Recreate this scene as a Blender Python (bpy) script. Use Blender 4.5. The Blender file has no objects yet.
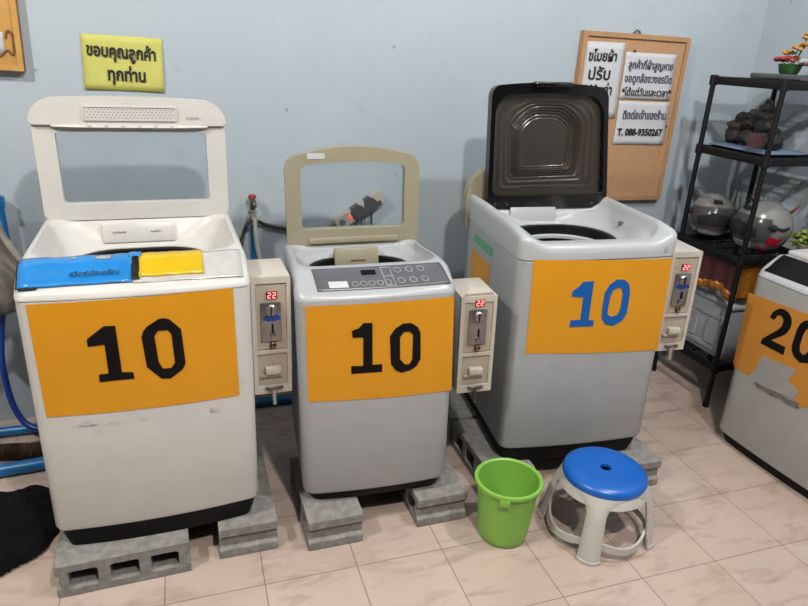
import bpy, bmesh, math, random
from math import sin, cos, pi, radians
from mathutils import Vector, Matrix, Euler, noise
from mathutils.geometry import tessellate_polygon

SC = bpy.context.scene
C = SC.collection
random.seed(7)

# ------------------------------------------------------------------ materials
def lin(r, g, b):
    def f(c):
        c /= 255.0
        return c / 12.92 if c <= 0.04045 else ((c + 0.055) / 1.055) ** 2.4
    return (f(r), f(g), f(b), 1.0)

K = 0.62   # overall reflectance of the paints and plastics
def ref(r, g, b):
    c = lin(r, g, b); return (c[0] * K, c[1] * K, c[2] * K, 1.0)

def mat(name, rgb, rough=0.5, metal=0.0, var=0.08, scale=9.0, bump=0.0, bscale=60.0, spec=0.5, coat=0.0, emit=0.0):
    m = bpy.data.materials.new(name); m.use_nodes = True
    nt = m.node_tree; N = nt.nodes; L = nt.links
    b = N['Principled BSDF']
    col = ref(*rgb)
    tc = N.new('ShaderNodeTexCoord')
    nz = N.new('ShaderNodeTexNoise'); nz.inputs['Scale'].default_value = scale; nz.inputs['Detail'].default_value = 5
    L.new(tc.outputs['Object'], nz.inputs['Vector'])
    rp = N.new('ShaderNodeValToRGB')
    rp.color_ramp.elements[0].position = 0.3; rp.color_ramp.elements[1].position = 0.7
    rp.color_ramp.elements[0].color = tuple(c * (1 - var) for c in col[:3]) + (1,)
    rp.color_ramp.elements[1].color = tuple(min(1, c * (1 + var)) for c in col[:3]) + (1,)
    L.new(nz.outputs['Fac'], rp.inputs['Fac'])
    L.new(rp.outputs['Color'], b.inputs['Base Color'])
    b.inputs['Roughness'].default_value = rough
    b.inputs['Metallic'].default_value = metal
    b.inputs['Specular IOR Level'].default_value = spec
    b.inputs['Coat Weight'].default_value = coat
    b.inputs['Coat Roughness'].default_value = 0.1
    if bump > 0:
        n2 = N.new('ShaderNodeTexNoise'); n2.inputs['Scale'].default_value = bscale; n2.inputs['Detail'].default_value = 4
        L.new(tc.outputs['Object'], n2.inputs['Vector'])
        bp = N.new('ShaderNodeBump'); bp.inputs['Strength'].default_value = bump; bp.inputs['Distance'].default_value = 0.004
        L.new(n2.outputs['Fac'], bp.inputs['Height']); L.new(bp.outputs['Normal'], b.inputs['Normal'])
    if emit > 0:
        b.inputs['Emission Color'].default_value = lin(*rgb)
        b.inputs['Emission Strength'].default_value = emit
    return m

def clear(name, tint, opacity, rough=0.05, body=(20, 18, 15)):
    """see-through plastic or glass: part transparent, part glossy body"""
    m = bpy.data.materials.new(name); m.use_nodes = True
    nt = m.node_tree; N = nt.nodes; L = nt.links
    b = N['Principled BSDF']; b.inputs['Base Color'].default_value = ref(*body); b.inputs['Roughness'].default_value = rough
    t = N.new('ShaderNodeBsdfTransparent'); t.inputs['Color'].default_value = lin(*tint)
    x = N.new('ShaderNodeMixShader'); x.inputs['Fac'].default_value = opacity
    L.new(t.outputs[0], x.inputs[1]); L.new(b.outputs[0], x.inputs[2])
    L.new(x.outputs[0], N['Material Output'].inputs['Surface'])
    return m

def stained(name, rgb, dirt, rough, amount=0.5, scale=6.0):
    """plastic or enamel with grime in blotches of their own"""
    m = mat(name, rgb, rough, var=0.04)
    nt = m.node_tree; N = nt.nodes; L = nt.links
    b = N['Principled BSDF']; src = b.inputs['Base Color'].links[0].from_socket
    tc = N.new('ShaderNodeTexCoord')
    nz = N.new('ShaderNodeTexNoise'); nz.inputs['Scale'].default_value = scale; nz.inputs['Detail'].default_value = 8; nz.inputs['Roughness'].default_value = 0.7
    L.new(tc.outputs['Object'], nz.inputs['Vector'])
    rp = N.new('ShaderNodeValToRGB'); rp.color_ramp.elements[0].position = 0.58; rp.color_ramp.elements[1].position = 0.78
    rp.color_ramp.elements[0].color = (0, 0, 0, 1); rp.color_ramp.elements[1].color = (amount, amount, amount, 1)
    L.new(nz.outputs['Fac'], rp.inputs['Fac'])
    mx = N.new('ShaderNodeMixRGB'); mx.inputs['Color2'].default_value = ref(*dirt)
    L.new(rp.outputs['Color'], mx.inputs['Fac']); L.new(src, mx.inputs['Color1']); L.new(mx.outputs[0], b.inputs['Base Color'])
    return m

M = {
 'white': stained('white_enamel', (226, 225, 221), (150, 144, 132), 0.32, 0.35, 5),
 'whitep': mat('white_plastic', (228, 226, 220), 0.33, var=0.04),
 'silver': stained('silver_grey_enamel', (184, 186, 189), (140, 140, 138), 0.42, 0.4, 5),
 'silverp': mat('silver_grey_plastic', (190, 193, 198), 0.34, var=0.03),
 'silver2': stained('grey_enamel', (180, 183, 185), (132, 132, 130), 0.42, 0.4, 5),
 'silver2p': mat('pale_grey_plastic', (196, 199, 202), 0.34, var=0.03),
 'silver4': stained('speckled_grey_enamel', (186, 186, 183), (150, 148, 140), 0.5, 0.4, 14),
 'olive': stained('yellowed_plastic', (172, 165, 140), (120, 110, 84), 0.4, 0.35, 7),
 'orange': mat('orange_vinyl', (238, 163, 14), 0.42, var=0.05, scale=4),
 'orangeo': stained('faded_orange_vinyl', (222, 150, 58), (200, 140, 80), 0.5, 0.5, 8),
 'blackink': mat('black_vinyl', (6, 4, 4), 0.75, var=0.05, spec=0.2),
 'blueink': mat('blue_vinyl', (6, 98, 184), 0.6, var=0.05, spec=0.3),
 'black': mat('black_plastic', (10, 9, 9), 0.5, var=0.15, spec=0.3),
 'blackm': mat('black_matte_plastic', (11, 11, 12), 0.7, var=0.15, spec=0.25),
 'blackg': mat('black_gloss_plastic', (15, 14, 14), 0.2, var=0.1),
 'drum': mat('steel_drum', (92, 92, 96), 0.35, 0.8),
 'darkgrey': mat('dark_grey_panel', (104, 104, 112), 0.3, var=0.03),
 'linegrey': mat('pale_print', (176, 176, 180), 0.5),
 'display': mat('dark_display', (22, 26, 34), 0.15),
 'bluetape': mat('blue_plastic_sheet', (28, 140, 222), 0.28, var=0.06, scale=14, bump=0.35, bscale=22, coat=0.5),
 'yellowtape': mat('yellow_plastic_sheet', (228, 190, 12), 0.3, var=0.06, scale=14, bump=0.3, bscale=22, coat=0.4),
 'cleartape': mat('cloudy_plastic_film', (206, 204, 200), 0.22, var=0.08, scale=20, bump=0.5, bscale=30, coat=0.5),
 'scrap': mat('grey_scraped_tape', (176, 172, 170), 0.6, var=0.1, scale=20),
 'greyfilm': mat('torn_dark_edge', (120, 116, 112), 0.6, var=0.45, scale=60),
 'box': stained('cream_box_paint', (214, 206, 194), (160, 145, 122), 0.45, 0.5, 9),
 'boxin': stained('cream_box_recess', (196, 184, 166), (120, 100, 76), 0.5, 0.7, 14),
 'chrome': mat('brushed_metal', (182, 178, 176), 0.28, 0.85, var=0.2, scale=20),
 'chromed': mat('dull_metal', (120, 112, 104), 0.35, 0.8, var=0.2, scale=20),
 'brass': mat('brass_lock', (120, 92, 60), 0.4, 0.7),
 'red': mat('red_display_digits', (255, 26, 44), 0.4, emit=2.6, var=0.0),
 'redhot': mat('red_display_glow', (255, 120, 120), 0.4, emit=3.0, var=0.0),
 'reddark': mat('dark_red_display', (120, 8, 16), 0.2, emit=0.25, var=0.0),
 'redlamp': mat('lit_red_switch', (255, 60, 25), 0.4, emit=2.2, var=0.0),
 'concrete': mat('concrete_block', (158, 156, 151), 0.95, var=0.22, scale=40, bump=0.7, bscale=160, spec=0.2),
 'green': mat('green_bucket_plastic', (150, 212, 88), 0.38, var=0.05, scale=6),
 'stoolblue': mat('blue_seat_plastic', (10, 106, 208), 0.32, var=0.04),
 'stoolwhite': mat('white_stool_plastic', (216, 214, 206), 0.42, var=0.05),
 'cork': mat('corkboard', (200, 156, 116), 0.9, var=0.14, scale=120),
 'corkframe': mat('wood_frame', (194, 148, 106), 0.55, var=0.12, scale=14),
 'plywood': mat('yellow_wood_board', (214, 162, 84), 0.6, var=0.1, scale=20),
 'brownink': mat('brown_paint', (130, 86, 48), 0.7, var=0.3, scale=60),
 'paper': mat('white_paper', (216, 218, 222), 0.8, var=0.04, scale=8, bump=0.2, bscale=14),
 'yellowpaper': mat('yellow_paper', (216, 214, 112), 0.75, var=0.06, scale=12, bump=0.2, bscale=14),
 'ink': mat('marker_ink', (22, 20, 26), 0.7, var=0.1),
 'greyink': mat('faded_marker_ink', (88, 92, 108), 0.7, var=0.15, scale=40),
 'bluepipe': mat('blue_pipe', (20, 122, 190), 0.35, var=0.15, scale=8),
 'bluehose': mat('blue_hose', (24, 66, 160), 0.35, var=0.1),
 'greyhose': mat('grey_hose', (172, 168, 158), 0.5, var=0.12, scale=20),
 'blackhose': mat('black_hose', (34, 33, 32), 0.5, var=0.15),
 'brownhose': mat('brown_corrugated_hose', (104, 84, 66), 0.5, var=0.25, scale=10),
 'sheet': mat('grey_plastic_sheet', (138, 134, 126), 0.6, var=0.2, scale=18, bump=0.4, bscale=30),
 'cloth': mat('black_cloth', (17, 17, 19), 0.95, var=0.3, scale=30, bump=0.6, bscale=140, spec=0.15),
 'shelf': mat('black_shelf_plastic', (9, 9, 13), 0.55, var=0.15, spec=0.3),
 'stone': mat('dark_stone', (30, 27, 26), 0.75, var=0.5, scale=22, bump=0.8, bscale=50),
 'stonel': mat('worn_stone', (52, 46, 40), 0.75, var=0.5, scale=30, bump=0.8, bscale=50),
 'helm': mat('grey_helmet_shell', (150, 148, 146), 0.2, 0.2, var=0.06, coat=0.6),
 'visor': clear('smoked_visor', (225, 225, 225), 0.08, 0.05, (130, 130, 130)),
 'helmdark': mat('helmet_lining', (22, 22, 24), 0.8),
 'sticker_red': mat('red_helmet_print', (204, 30, 52), 0.35, var=0.3, scale=60),
 'sticker_pale': mat('pale_helmet_print', (186, 190, 184), 0.4, var=0.4, scale=90),
 'leafd': mat('dark_green_leaf', (38, 92, 44), 0.5, var=0.2, scale=30),
 'leafl': mat('lime_green_leaf', (140, 158, 60), 0.55, var=0.3, scale=40),
 'dryleaf': mat('orange_brown_leaf', (150, 62, 34), 0.6, var=0.4, scale=40),
 'flower_o': mat('orange_petals', (206, 150, 62), 0.6, var=0.2, scale=40),
 'flower_r': mat('red_petals', (184, 60, 56), 0.6, var=0.25, scale=40),
 'flower_w': mat('white_petals', (206, 206, 208), 0.6, var=0.1, scale=40),
 'pot': mat('green_glazed_pot', (48, 92, 48), 0.3, var=0.3, scale=30),
 'tray': mat('grey_tray', (92, 94, 98), 0.5, var=0.1),
 'cloth_red': mat('maroon_brocade', (74, 24, 26), 0.8, var=0.3, scale=50),
 'gold': mat('gold_trim', (180, 116, 34), 0.4, 0.4, var=0.6, scale=160),
 'cab': mat('white_drawer_plastic', (196, 200, 204), 0.4, var=0.04),
 'pink': mat('mauve_label', (150, 96, 130), 0.5, var=0.3, scale=50),
 'glass': clear('lid_glass', (248, 250, 251), 0.035, 0.03, (190, 196, 202)),
 'smoke': clear('smoked_lid_plastic', (110, 100, 88), 0.80, 0.22, (66, 62, 57)),
 'acryl': clear('clear_acrylic', (238, 238, 240), 0.08, 0.05, (150, 150, 155)),
 'framered': mat('dark_red_picture', (96, 40, 44), 0.4, var=0.5, scale=60),
 'paleblue': mat('pale_blue_mat', (120, 146, 176), 0.6),
 'greenlabel': mat('green_white_label', (96, 186, 128), 0.4, var=0.4, scale=60),
 'striptape': mat('black_insulating_tape', (52, 52, 58), 0.5, var=0.2),
 'strip': stained('aged_white_strip', (200, 192, 178), (120, 112, 100), 0.4, 0.5, 20),
 'socket': mat('blue_grey_socket', (96, 112, 128), 0.5),
 'redvalve': mat('red_tap_handle', (170, 60, 56), 0.5),
}

def scuff():
    m = clear('dark_scuff', (255, 255, 255), 0.5, 0.7, (96, 88, 78))
    nt = m.node_tree; N = nt.nodes; L = nt.links
    mx = [n for n in N if n.type == 'MIX_SHADER'][0]
    tc = N.new('ShaderNodeTexCoord'); nz = N.new('ShaderNodeTexNoise'); nz.inputs['Scale'].default_value = 38; nz.inputs['Detail'].default_value = 7; nz.inputs['Roughness'].default_value = .7
    mp = N.new('ShaderNodeMapping'); mp.inputs['Scale'].default_value = (.45, 1, 1.3)
    L.new(tc.outputs['Object'], mp.inputs['Vector']); L.new(mp.outputs[0], nz.inputs['Vector'])
    rp = N.new('ShaderNodeValToRGB'); rp.color_ramp.elements[0].position = .50; rp.color_ramp.elements[0].color = (0, 0, 0, 1); rp.color_ramp.elements[1].position = .68; rp.color_ramp.elements[1].color = (.42, .42, .42, 1)
    L.new(nz.outputs['Fac'], rp.inputs['Fac']); L.new(rp.outputs['Color'], mx.inputs['Fac'])
    return m
M['scuff'] = scuff()

# ------------------------------------------------------------------ mesh building
class MB:
    def __init__(s): s.bm = bmesh.new()
    def box(s, c, size, bev=0.0, seg=2, rot=None):
        mtx = Matrix.Translation(c) @ (rot.to_4x4() if rot else Matrix.Identity(4)) @ Matrix.Diagonal((size[0], size[1], size[2], 1))
        r = bmesh.ops.create_cube(s.bm, size=1.0, matrix=mtx)
        if bev > 0:
            es = set(e for v in r['verts'] for e in v.link_edges)
            bmesh.ops.bevel(s.bm, geom=list(es), offset=bev, segments=seg, profile=0.5, affect='EDGES')
        return s
    def loft(s, rings, close=True, cap0=False, cap1=False):
        R = [[s.bm.verts.new(p) for p in r] for r in rings]
        n = len(R[0])
        for a, b in zip(R[:-1], R[1:]):
            for i in range(n if close else n - 1):
                j = (i + 1) % n
                try: s.bm.faces.new((a[i], a[j], b[j], b[i]))
                except ValueError: pass
        if cap0: s.bm.faces.new(R[0])
        if cap1: s.bm.faces.new(list(reversed(R[-1])))
        return s
    def tube(s, path, r, n=10, sub=1):
        P = [Vector(p) for p in path]
        if sub > 1 and len(P) > 2:
            Q = []
            for i in range(len(P) - 1):
                p0 = P[max(i - 1, 0)]; p1 = P[i]; p2 = P[i + 1]; p3 = P[min(i + 2, len(P) - 1)]
                for k in range(sub):
                    t = k / sub
                    Q.append(0.5 * ((2 * p1) + (p2 - p0) * t + (2 * p0 - 5 * p1 + 4 * p2 - p3) * t * t + (3 * p1 - p0 - 3 * p2 + p3) * t ** 3))
            Q.append(P[-1]); P = Q
        rings = []; up = None
        for i, p in enumerate(P):
            d = (P[min(i + 1, len(P) - 1)] - P[max(i - 1, 0)]).normalized()
            if up is None: up = d.orthogonal().normalized()
            up = (up - d * up.dot(d)).normalized(); sd = d.cross(up)
            rr = r(i / (len(P) - 1)) if callable(r) else r
            rings.append([p + (up * cos(2 * pi * k / n) + sd * sin(2 * pi * k / n)) * rr for k in range(n)])
        return s.loft(rings, True, True, True)
    def lathe(s, prof, n=32, c=(0, 0, 0), cap0=True, cap1=True, sx=1, sy=1):
        return s.loft([[(c[0] + r * sx * cos(2 * pi * k / n), c[1] + r * sy * sin(2 * pi * k / n), c[2] + z) for k in range(n)] for r, z in prof], True, cap0, cap1)
    def ball(s, c, r, sc=(1, 1, 1), seg=12, rot=None, jit=0.0):
        mtx = Matrix.Translation(c) @ (rot.to_4x4() if rot else Matrix.Identity(4)) @ Matrix.Diagonal((sc[0] * r, sc[1] * r, sc[2] * r, 1))
        q = bmesh.ops.create_uvsphere(s.bm, u_segments=seg, v_segments=max(6, seg * 2 // 3), radius=1.0, matrix=mtx)
        if jit:
            for v in q['verts']:
                v.co += (v.co - Vector(c)) * jit * noise.noise(v.co * (2.2 / r))
        return s
    def prism(s, outer, holes=(), y0=0.0, y1=0.01, fn=None, cuts=()):
        """flat outline in x and z with holes, given thickness along y; fn bends it"""
        loops = [list(outer)] + [list(h) for h in holes]
        flat = [p for l in loops for p in l]
        tris = tessellate_polygon([[Vector((p[0], p[1], 0)) for p in l] for l in loops])
        A = [s.bm.verts.new((p[0], y0, p[1])) for p in flat]
        B = [s.bm.verts.new((p[0], y1, p[1])) for p in flat]
        new = []
        for t in tris:
            for V, rev in ((A, False), (B, True)):
                tt = [V[i] for i in t]
                try: new.append(s.bm.faces.new(tt[::-1] if rev else tt))
                except ValueError: pass
        o = 0
        for l in loops:
            n = len(l)
            for i in range(n):
                a, b = o + i, o + (i + 1) % n
                try: new.append(s.bm.faces.new((A[a], A[b], B[b], B[a])))
                except ValueError: pass
            o += n
        if fn:
            for x in cuts:
                geom = list(set(v for f in new if f.is_valid for v in f.verts)) + list(set(e for f in new if f.is_valid for e in f.edges)) + [f for f in new if f.is_valid]
                r = bmesh.ops.bisect_plane(s.bm, geom=geom, plane_co=(x, 0, 0), plane_no=(1, 0, 0))
                new = list(set([f for f in new if f.is_valid] + [g for g in r['geom'] if isinstance(g, bmesh.types.BMFace)]))
            for v in set(v for f in new if f.is_valid for v in f.verts): v.co = fn(v.co)
        return s
    def grid(s, f, nu, nv):
        V = [[s.bm.verts.new(f(u / nu, v / nv)) for u in range(nu + 1)] for v in range(nv + 1)]
        for v in range(nv):
            for u in range(nu): s.bm.faces.new((V[v][u], V[v][u + 1], V[v + 1][u + 1], V[v + 1][u]))
        return s
    def build(s, name, material, parent=None, loc=(0, 0, 0), rot=(0, 0, 0), smooth=40, bevel=0.0, seg=2, normals=True, mod=None):
        if normals: bmesh.ops.recalc_face_normals(s.bm, faces=s.bm.faces[:])
        me = bpy.data.meshes.new(name); s.bm.to_mesh(me); s.bm.free()
        me.materials.append(M[material])
        for p in me.polygons: p.use_smooth = True
        me.set_sharp_from_angle(angle=radians(smooth))
        o = bpy.data.objects.new(name, me); C.objects.link(o)
        o.location = loc; o.rotation_euler = rot
        if parent: o.parent = parent
        if bevel > 0:
            b = o.modifiers.new('round', 'BEVEL'); b.width = bevel; b.segments = seg; b.limit_method = 'ANGLE'; b.angle_limit = radians(40)
        if mod: mod(o)
        return o

def solid(t, off=0.0):
    def f(o):
        m = o.modifiers.new('thick', 'SOLIDIFY'); m.thickness = t; m.offset = off
    return f

def tag(o, label=None, cat=None, group=None, kind=None):
    if label: o['label'] = label
    if cat: o['category'] = cat
    if group: o['group'] = group
    if kind: o['kind'] = kind
    return o

def thing(name, label, cat, loc=(0, 0, 0), rot=(0, 0, 0), group=None):
    o = bpy.data.objects.new(name, None); C.objects.link(o); o.empty_display_size = 0.1
    o.location = loc; o.rotation_euler = rot
    return tag(o, label, cat, group)

def copy_thing(o, label, loc, rot):
    def rec(x, par):
        c = x.copy(); C.objects.link(c); c.parent = par
        for ch in [k for k in C.objects if k.parent == x]: rec(ch, c)
        return c
    c = rec(o, None); c.location = loc; c.rotation_euler = rot; c['label'] = label
    return c

def toloc(root, pts):
    mi = (Matrix.Translation(root.location) @ root.rotation_euler.to_matrix().to_4x4()).inverted()
    return [mi @ Vector(p) for p in pts]

def arcpts(cx, cz, r, a0, a1, n=8):
    return [(cx + r * cos(radians(a0 + (a1 - a0) * k / n)), cz + r * sin(radians(a0 + (a1 - a0) * k / n))) for k in range(n + 1)]

def rrect(x0, x1, z0, z1, r, n=8, arc=0.0, shear=None):
    """rounded rectangle outline; r = one radius or (bl, br, tr, tl); arc lifts the top edge"""
    if not isinstance(r, tuple): r = (r,) * 4
    p = arcpts(x0 + r[0], z0 + r[0], r[0], 180, 270, n) + arcpts(x1 - r[1], z0 + r[1], r[1], 270, 360, n)
    top = arcpts(x1 - r[2], z1 - r[2], r[2], 0, 90, n)
    tl = arcpts(x0 + r[3], z1 - r[3], r[3], 90, 180, n)
    if arc:
        xa, xb = x1 - r[2], x0 + r[3]
        mid = [(xa + (xb - xa) * k / 12, z1 + arc * (1 - (2 * k / 12 - 1) ** 2)) for k in range(1, 12)]
        top += mid
    return p + top + tl

def text(name, body, size, material, parent, loc, rot=(pi / 2, 0, 0), bold=0.0, depth=0.0006, align='LEFT', shear=0.0, sx=1.0, space=1.0, line=1.0):
    cu = bpy.data.curves.new(name, 'FONT'); cu.body = body; cu.size = size; cu.offset = bold; cu.extrude = depth
    cu.align_x = align; cu.shear = shear; cu.space_character = space; cu.space_line = line; cu.resolution_u = 3
    t = bpy.data.objects.new(name + '_tmp', cu); C.objects.link(t)
    bpy.context.view_layer.update()
    dg = bpy.context.evaluated_depsgraph_get()
    me = bpy.data.meshes.new_from_object(t.evaluated_get(dg))
    bpy.data.objects.remove(t); bpy.data.curves.remove(cu)
    me.materials.clear(); me.materials.append(M[material])
    o = bpy.data.objects.new(name, me); C.objects.link(o)
    o.location = loc; o.rotation_euler = rot; o.scale = (sx, 1, 1)
    if parent: o.parent = parent
    return o

# ------------------------------------------------------------------ camera
yaw, pitch, roll = 0.332478, 0.372226, 0.0507125
fw = Vector((sin(yaw) * cos(pitch), cos(yaw) * cos(pitch), -sin(pitch)))
rt = Vector((cos(yaw), -sin(yaw), 0)); up = rt.cross(fw)
r2 = rt * cos(roll) + up * sin(roll); u2 = -rt * sin(roll) + up * cos(roll)
cam = bpy.data.cameras.new('camera'); cam.sensor_width = 36; cam.lens = 649.3 / 808 * 36; cam.clip_start = 0.02
co = bpy.data.objects.new('camera', cam); C.objects.link(co)
co.matrix_world = Matrix(((r2.x, u2.x, -fw.x, -0.1449), (r2.y, u2.y, -fw.y, -1.6262), (r2.z, u2.z, -fw.z, 1.5986), (0, 0, 0, 1)))
SC.camera = co

# ------------------------------------------------------------------ room
WY = 1.24; RX = 2.71; LX = -3.2; FY = -3.2; H = 3.6

def floor_material():
    m = mat('floor_tiles', (200, 176, 156), 0.34, var=0.05)
    nt = m.node_tree; N = nt.nodes; L = nt.links; b = N['Principled BSDF']
    for l in list(b.inputs['Base Color'].links): L.remove(l)
    tc = N.new('ShaderNodeTexCoord')
    br = N.new('ShaderNodeTexBrick'); br.offset = 0.0; br.squash = 1.0
    br.inputs['Scale'].default_value = 1.0; br.inputs['Brick Width'].default_value = 0.3; br.inputs['Row Height'].default_value = 0.3
    br.inputs['Mortar Size'].default_value = 0.0022; br.inputs['Mortar Smooth'].default_value = 0.3; br.inputs['Bias'].default_value = 0.0
    br.inputs['Color1'].default_value = ref(224, 203, 190); br.inputs['Color2'].default_value = ref(219, 196, 182); br.inputs['Mortar'].default_value = ref(168, 146, 132)
    L.new(tc.outputs['Object'], br.inputs['Vector'])
    mp = N.new('ShaderNodeMapping'); mp.inputs['Rotation'].default_value = (0, 0, radians(38)); mp.inputs['Scale'].default_value = (3.2, 9.5, 1)
    L.new(tc.outputs['Object'], mp.inputs['Vector'])
    nz = N.new('ShaderNodeTexNoise'); nz.inputs['Scale'].default_value = 1.6; nz.inputs['Detail'].default_value = 7; nz.inputs['Roughness'].default_value = 0.62; nz.inputs['Distortion'].default_value = 0.8
    L.new(mp.outputs[0], nz.inputs['Vector'])
    rp = N.new('ShaderNodeValToRGB')
    e = rp.color_ramp.elements; e[0].position = 0.30; e[0].color = (0.66, 0.60, 0.57, 1); e[1].position = 0.50; e[1].color = (1, 1, 1, 1)
    L.new(nz.outputs['Fac'], rp.inputs['Fac'])
    mx = N.new('ShaderNodeMixRGB'); mx.blend_type = 'MULTIPLY'; mx.inputs['Fac'].default_value = 0.75
    L.new(br.outputs['Color'], mx.inputs['Color1']); L.new(rp.outputs['Color'], mx.inputs['Color2'])
    n2 = N.new('ShaderNodeTexNoise'); n2.inputs['Scale'].default_value = 2.2; n2.inputs['Detail'].default_value = 5
    L.new(tc.outputs['Object'], n2.inputs['Vector'])
    r3 = N.new('ShaderNodeValToRGB'); r3.color_ramp.elements[0].position = 0.3; r3.color_ramp.elements[0].color = (0.86, 0.85, 0.84, 1); r3.color_ramp.elements[1].position = 0.65
    L.new(n2.outputs['Fac'], r3.inputs['Fac'])
    m2 = N.new('ShaderNodeMixRGB'); m2.blend_type = 'MULTIPLY'; m2.inputs['Fac'].default_value = 1
    L.new(mx.outputs[0], m2.inputs['Color1']); L.new(r3.outputs['Color'], m2.inputs['Color2'])
    L.new(m2.outputs[0], b.inputs['Base Color'])
    bp = N.new('ShaderNodeBump'); bp.inputs['Strength'].default_value = 0.4; bp.inputs['Distance'].default_value = 0.002; bp.invert = True
    L.new(br.outputs['Fac'], bp.inputs['Height']); L.new(bp.outputs['Normal'], b.inputs['Normal'])
    return m

def wall_material():
    m = mat('pale_blue_wall_paint', (190, 203, 212), 0.62, var=0.045, scale=1.6, bump=0.35, bscale=26)
    nt = m.node_tree; N = nt.nodes; L = nt.links; b = N['Principled BSDF']
    src = b.inputs['Base Color'].links[0].from_socket
    tc = N.new('ShaderNodeTexCoord')
    # scattered chips in the paint
    vo = N.new('ShaderNodeTexVoronoi'); vo.inputs['Scale'].default_value = 6.5
    dn = N.new('ShaderNodeTexNoise'); dn.inputs['Scale'].default_value = 40
    ad = N.new('ShaderNodeMixRGB'); ad.blend_type = 'ADD'; ad.inputs['Fac'].default_value = 0.012
    L.new(tc.outputs['Object'], dn.inputs['Vector']); L.new(tc.outputs['Object'], ad.inputs['Color1']); L.new(dn.outputs['Color'], ad.inputs['Color2'])
    L.new(ad.outputs[0], vo.inputs['Vector'])
    rp = N.new('ShaderNodeValToRGB'); rp.color_ramp.elements[0].position = 0.032; rp.color_ramp.elements[0].color = (0.6, 0.6, 0.6, 1); rp.color_ramp.elements[1].position = 0.065; rp.color_ramp.elements[1].color = (0, 0, 0, 1)
    L.new(vo.outputs['Distance'], rp.inputs['Fac'])
    mx = N.new('ShaderNodeMixRGB'); mx.inputs['Color2'].default_value = ref(120, 128, 138)
    L.new(rp.outputs['Color'], mx.inputs['Fac']); L.new(src, mx.inputs['Color1'])
    # rubbed patches
    nz = N.new('ShaderNodeTexNoise'); nz.inputs['Scale'].default_value = 7; nz.inputs['Detail'].default_value = 8; nz.inputs['Roughness'].default_value = 0.68
    L.new(tc.outputs['Object'], nz.inputs['Vector'])
    r2_ = N.new('ShaderNodeValToRGB'); r2_.color_ramp.elements[0].position = 0.6; r2_.color_ramp.elements[0].color = (0, 0, 0, 1); r2_.color_ramp.elements[1].position = 0.75; r2_.color_ramp.elements[1].color = (0.35, 0.35, 0.35, 1)
    L.new(nz.outputs['Fac'], r2_.inputs['Fac'])
    m2 = N.new('ShaderNodeMixRGB'); m2.inputs['Color2'].default_value = ref(160, 170, 178)
    L.new(r2_.outputs['Color'], m2.inputs['Fac']); L.new(mx.outputs[0], m2.inputs['Color1'])
    L.new(m2.outputs[0], b.inputs['Base Color'])
    return m
M['floor'] = floor_material(); M['wall'] = wall_material()
M['ceiling'] = mat('ceiling_paint', (128, 126, 122), 0.85, var=0.03)

def shell(name, c, s, m):
    return tag(MB().box(c, s).build(name, m), kind='structure')
T = 0.12
shell('floor', ((LX + RX) / 2, (FY + WY) / 2, -0.05), (RX - LX + 2 * T, WY - FY + 2 * T, 0.1), 'floor')
shell('wall_back', ((LX + RX) / 2, WY + T / 2, H / 2), (RX - LX + 2 * T, T, H), 'wall')
shell('wall_right', (RX + T / 2, (FY + WY) / 2, H / 2), (T, WY - FY, H), 'wall')
shell('wall_left', (LX - T / 2, (FY + WY) / 2, H / 2), (T, WY - FY, H), 'ceiling')
shell('ceiling', ((LX + RX) / 2, (FY + WY) / 2, H + 0.05), (RX - LX + 2 * T, WY - FY + 2 * T, 0.1), 'ceiling')
# ------------------------------------------------------------------ washing machines
def rring(w, d, r, cy, z, bow=0.0, cx=0.0, nf=18, ns=8, nc=6):
    hw = w / 2; y0 = cy - d / 2; y1 = cy + d / 2; p = []
    def bw(x): return bow * (1 - (x / hw) ** 2)
    for k in range(nf + 1):
        x = -hw + r + (w - 2 * r) * k / nf; p.append((x, y0 - bw(x)))
    bc = bw(hw - r)
    for k in range(1, nc):
        a = -pi / 2 + pi / 2 * k / nc; p.append((hw - r + r * cos(a), y0 + r + r * sin(a) - bc * (1 - k / nc)))
    for k in range(ns + 1): p.append((hw, y0 + r + (d - 2 * r) * k / ns))
    for k in range(1, nc):
        a = pi / 2 * k / nc; p.append((hw - r + r * cos(a), y1 - r + r * sin(a)))
    for k in range(nf + 1): p.append((hw - r - (w - 2 * r) * k / nf, y1))
    for k in range(1, nc):
        a = pi / 2 + pi / 2 * k / nc; p.append((-hw + r + r * cos(a), y1 - r + r * sin(a)))
    for k in range(ns + 1): p.append((-hw, y1 - r - (d - 2 * r) * k / ns))
    for k in range(1, nc):
        a = pi + pi / 2 * k / nc; p.append((-hw + r + r * cos(a), y0 + r + r * sin(a) - bc * (k / nc)))
    return [(cx + x, y, z(x, y) if callable(z) else z) for x, y in p]

def smooth(a, b, x):
    t = min(1, max(0, (x - a) / (b - a))); return t * t * (3 - 2 * t)

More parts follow.
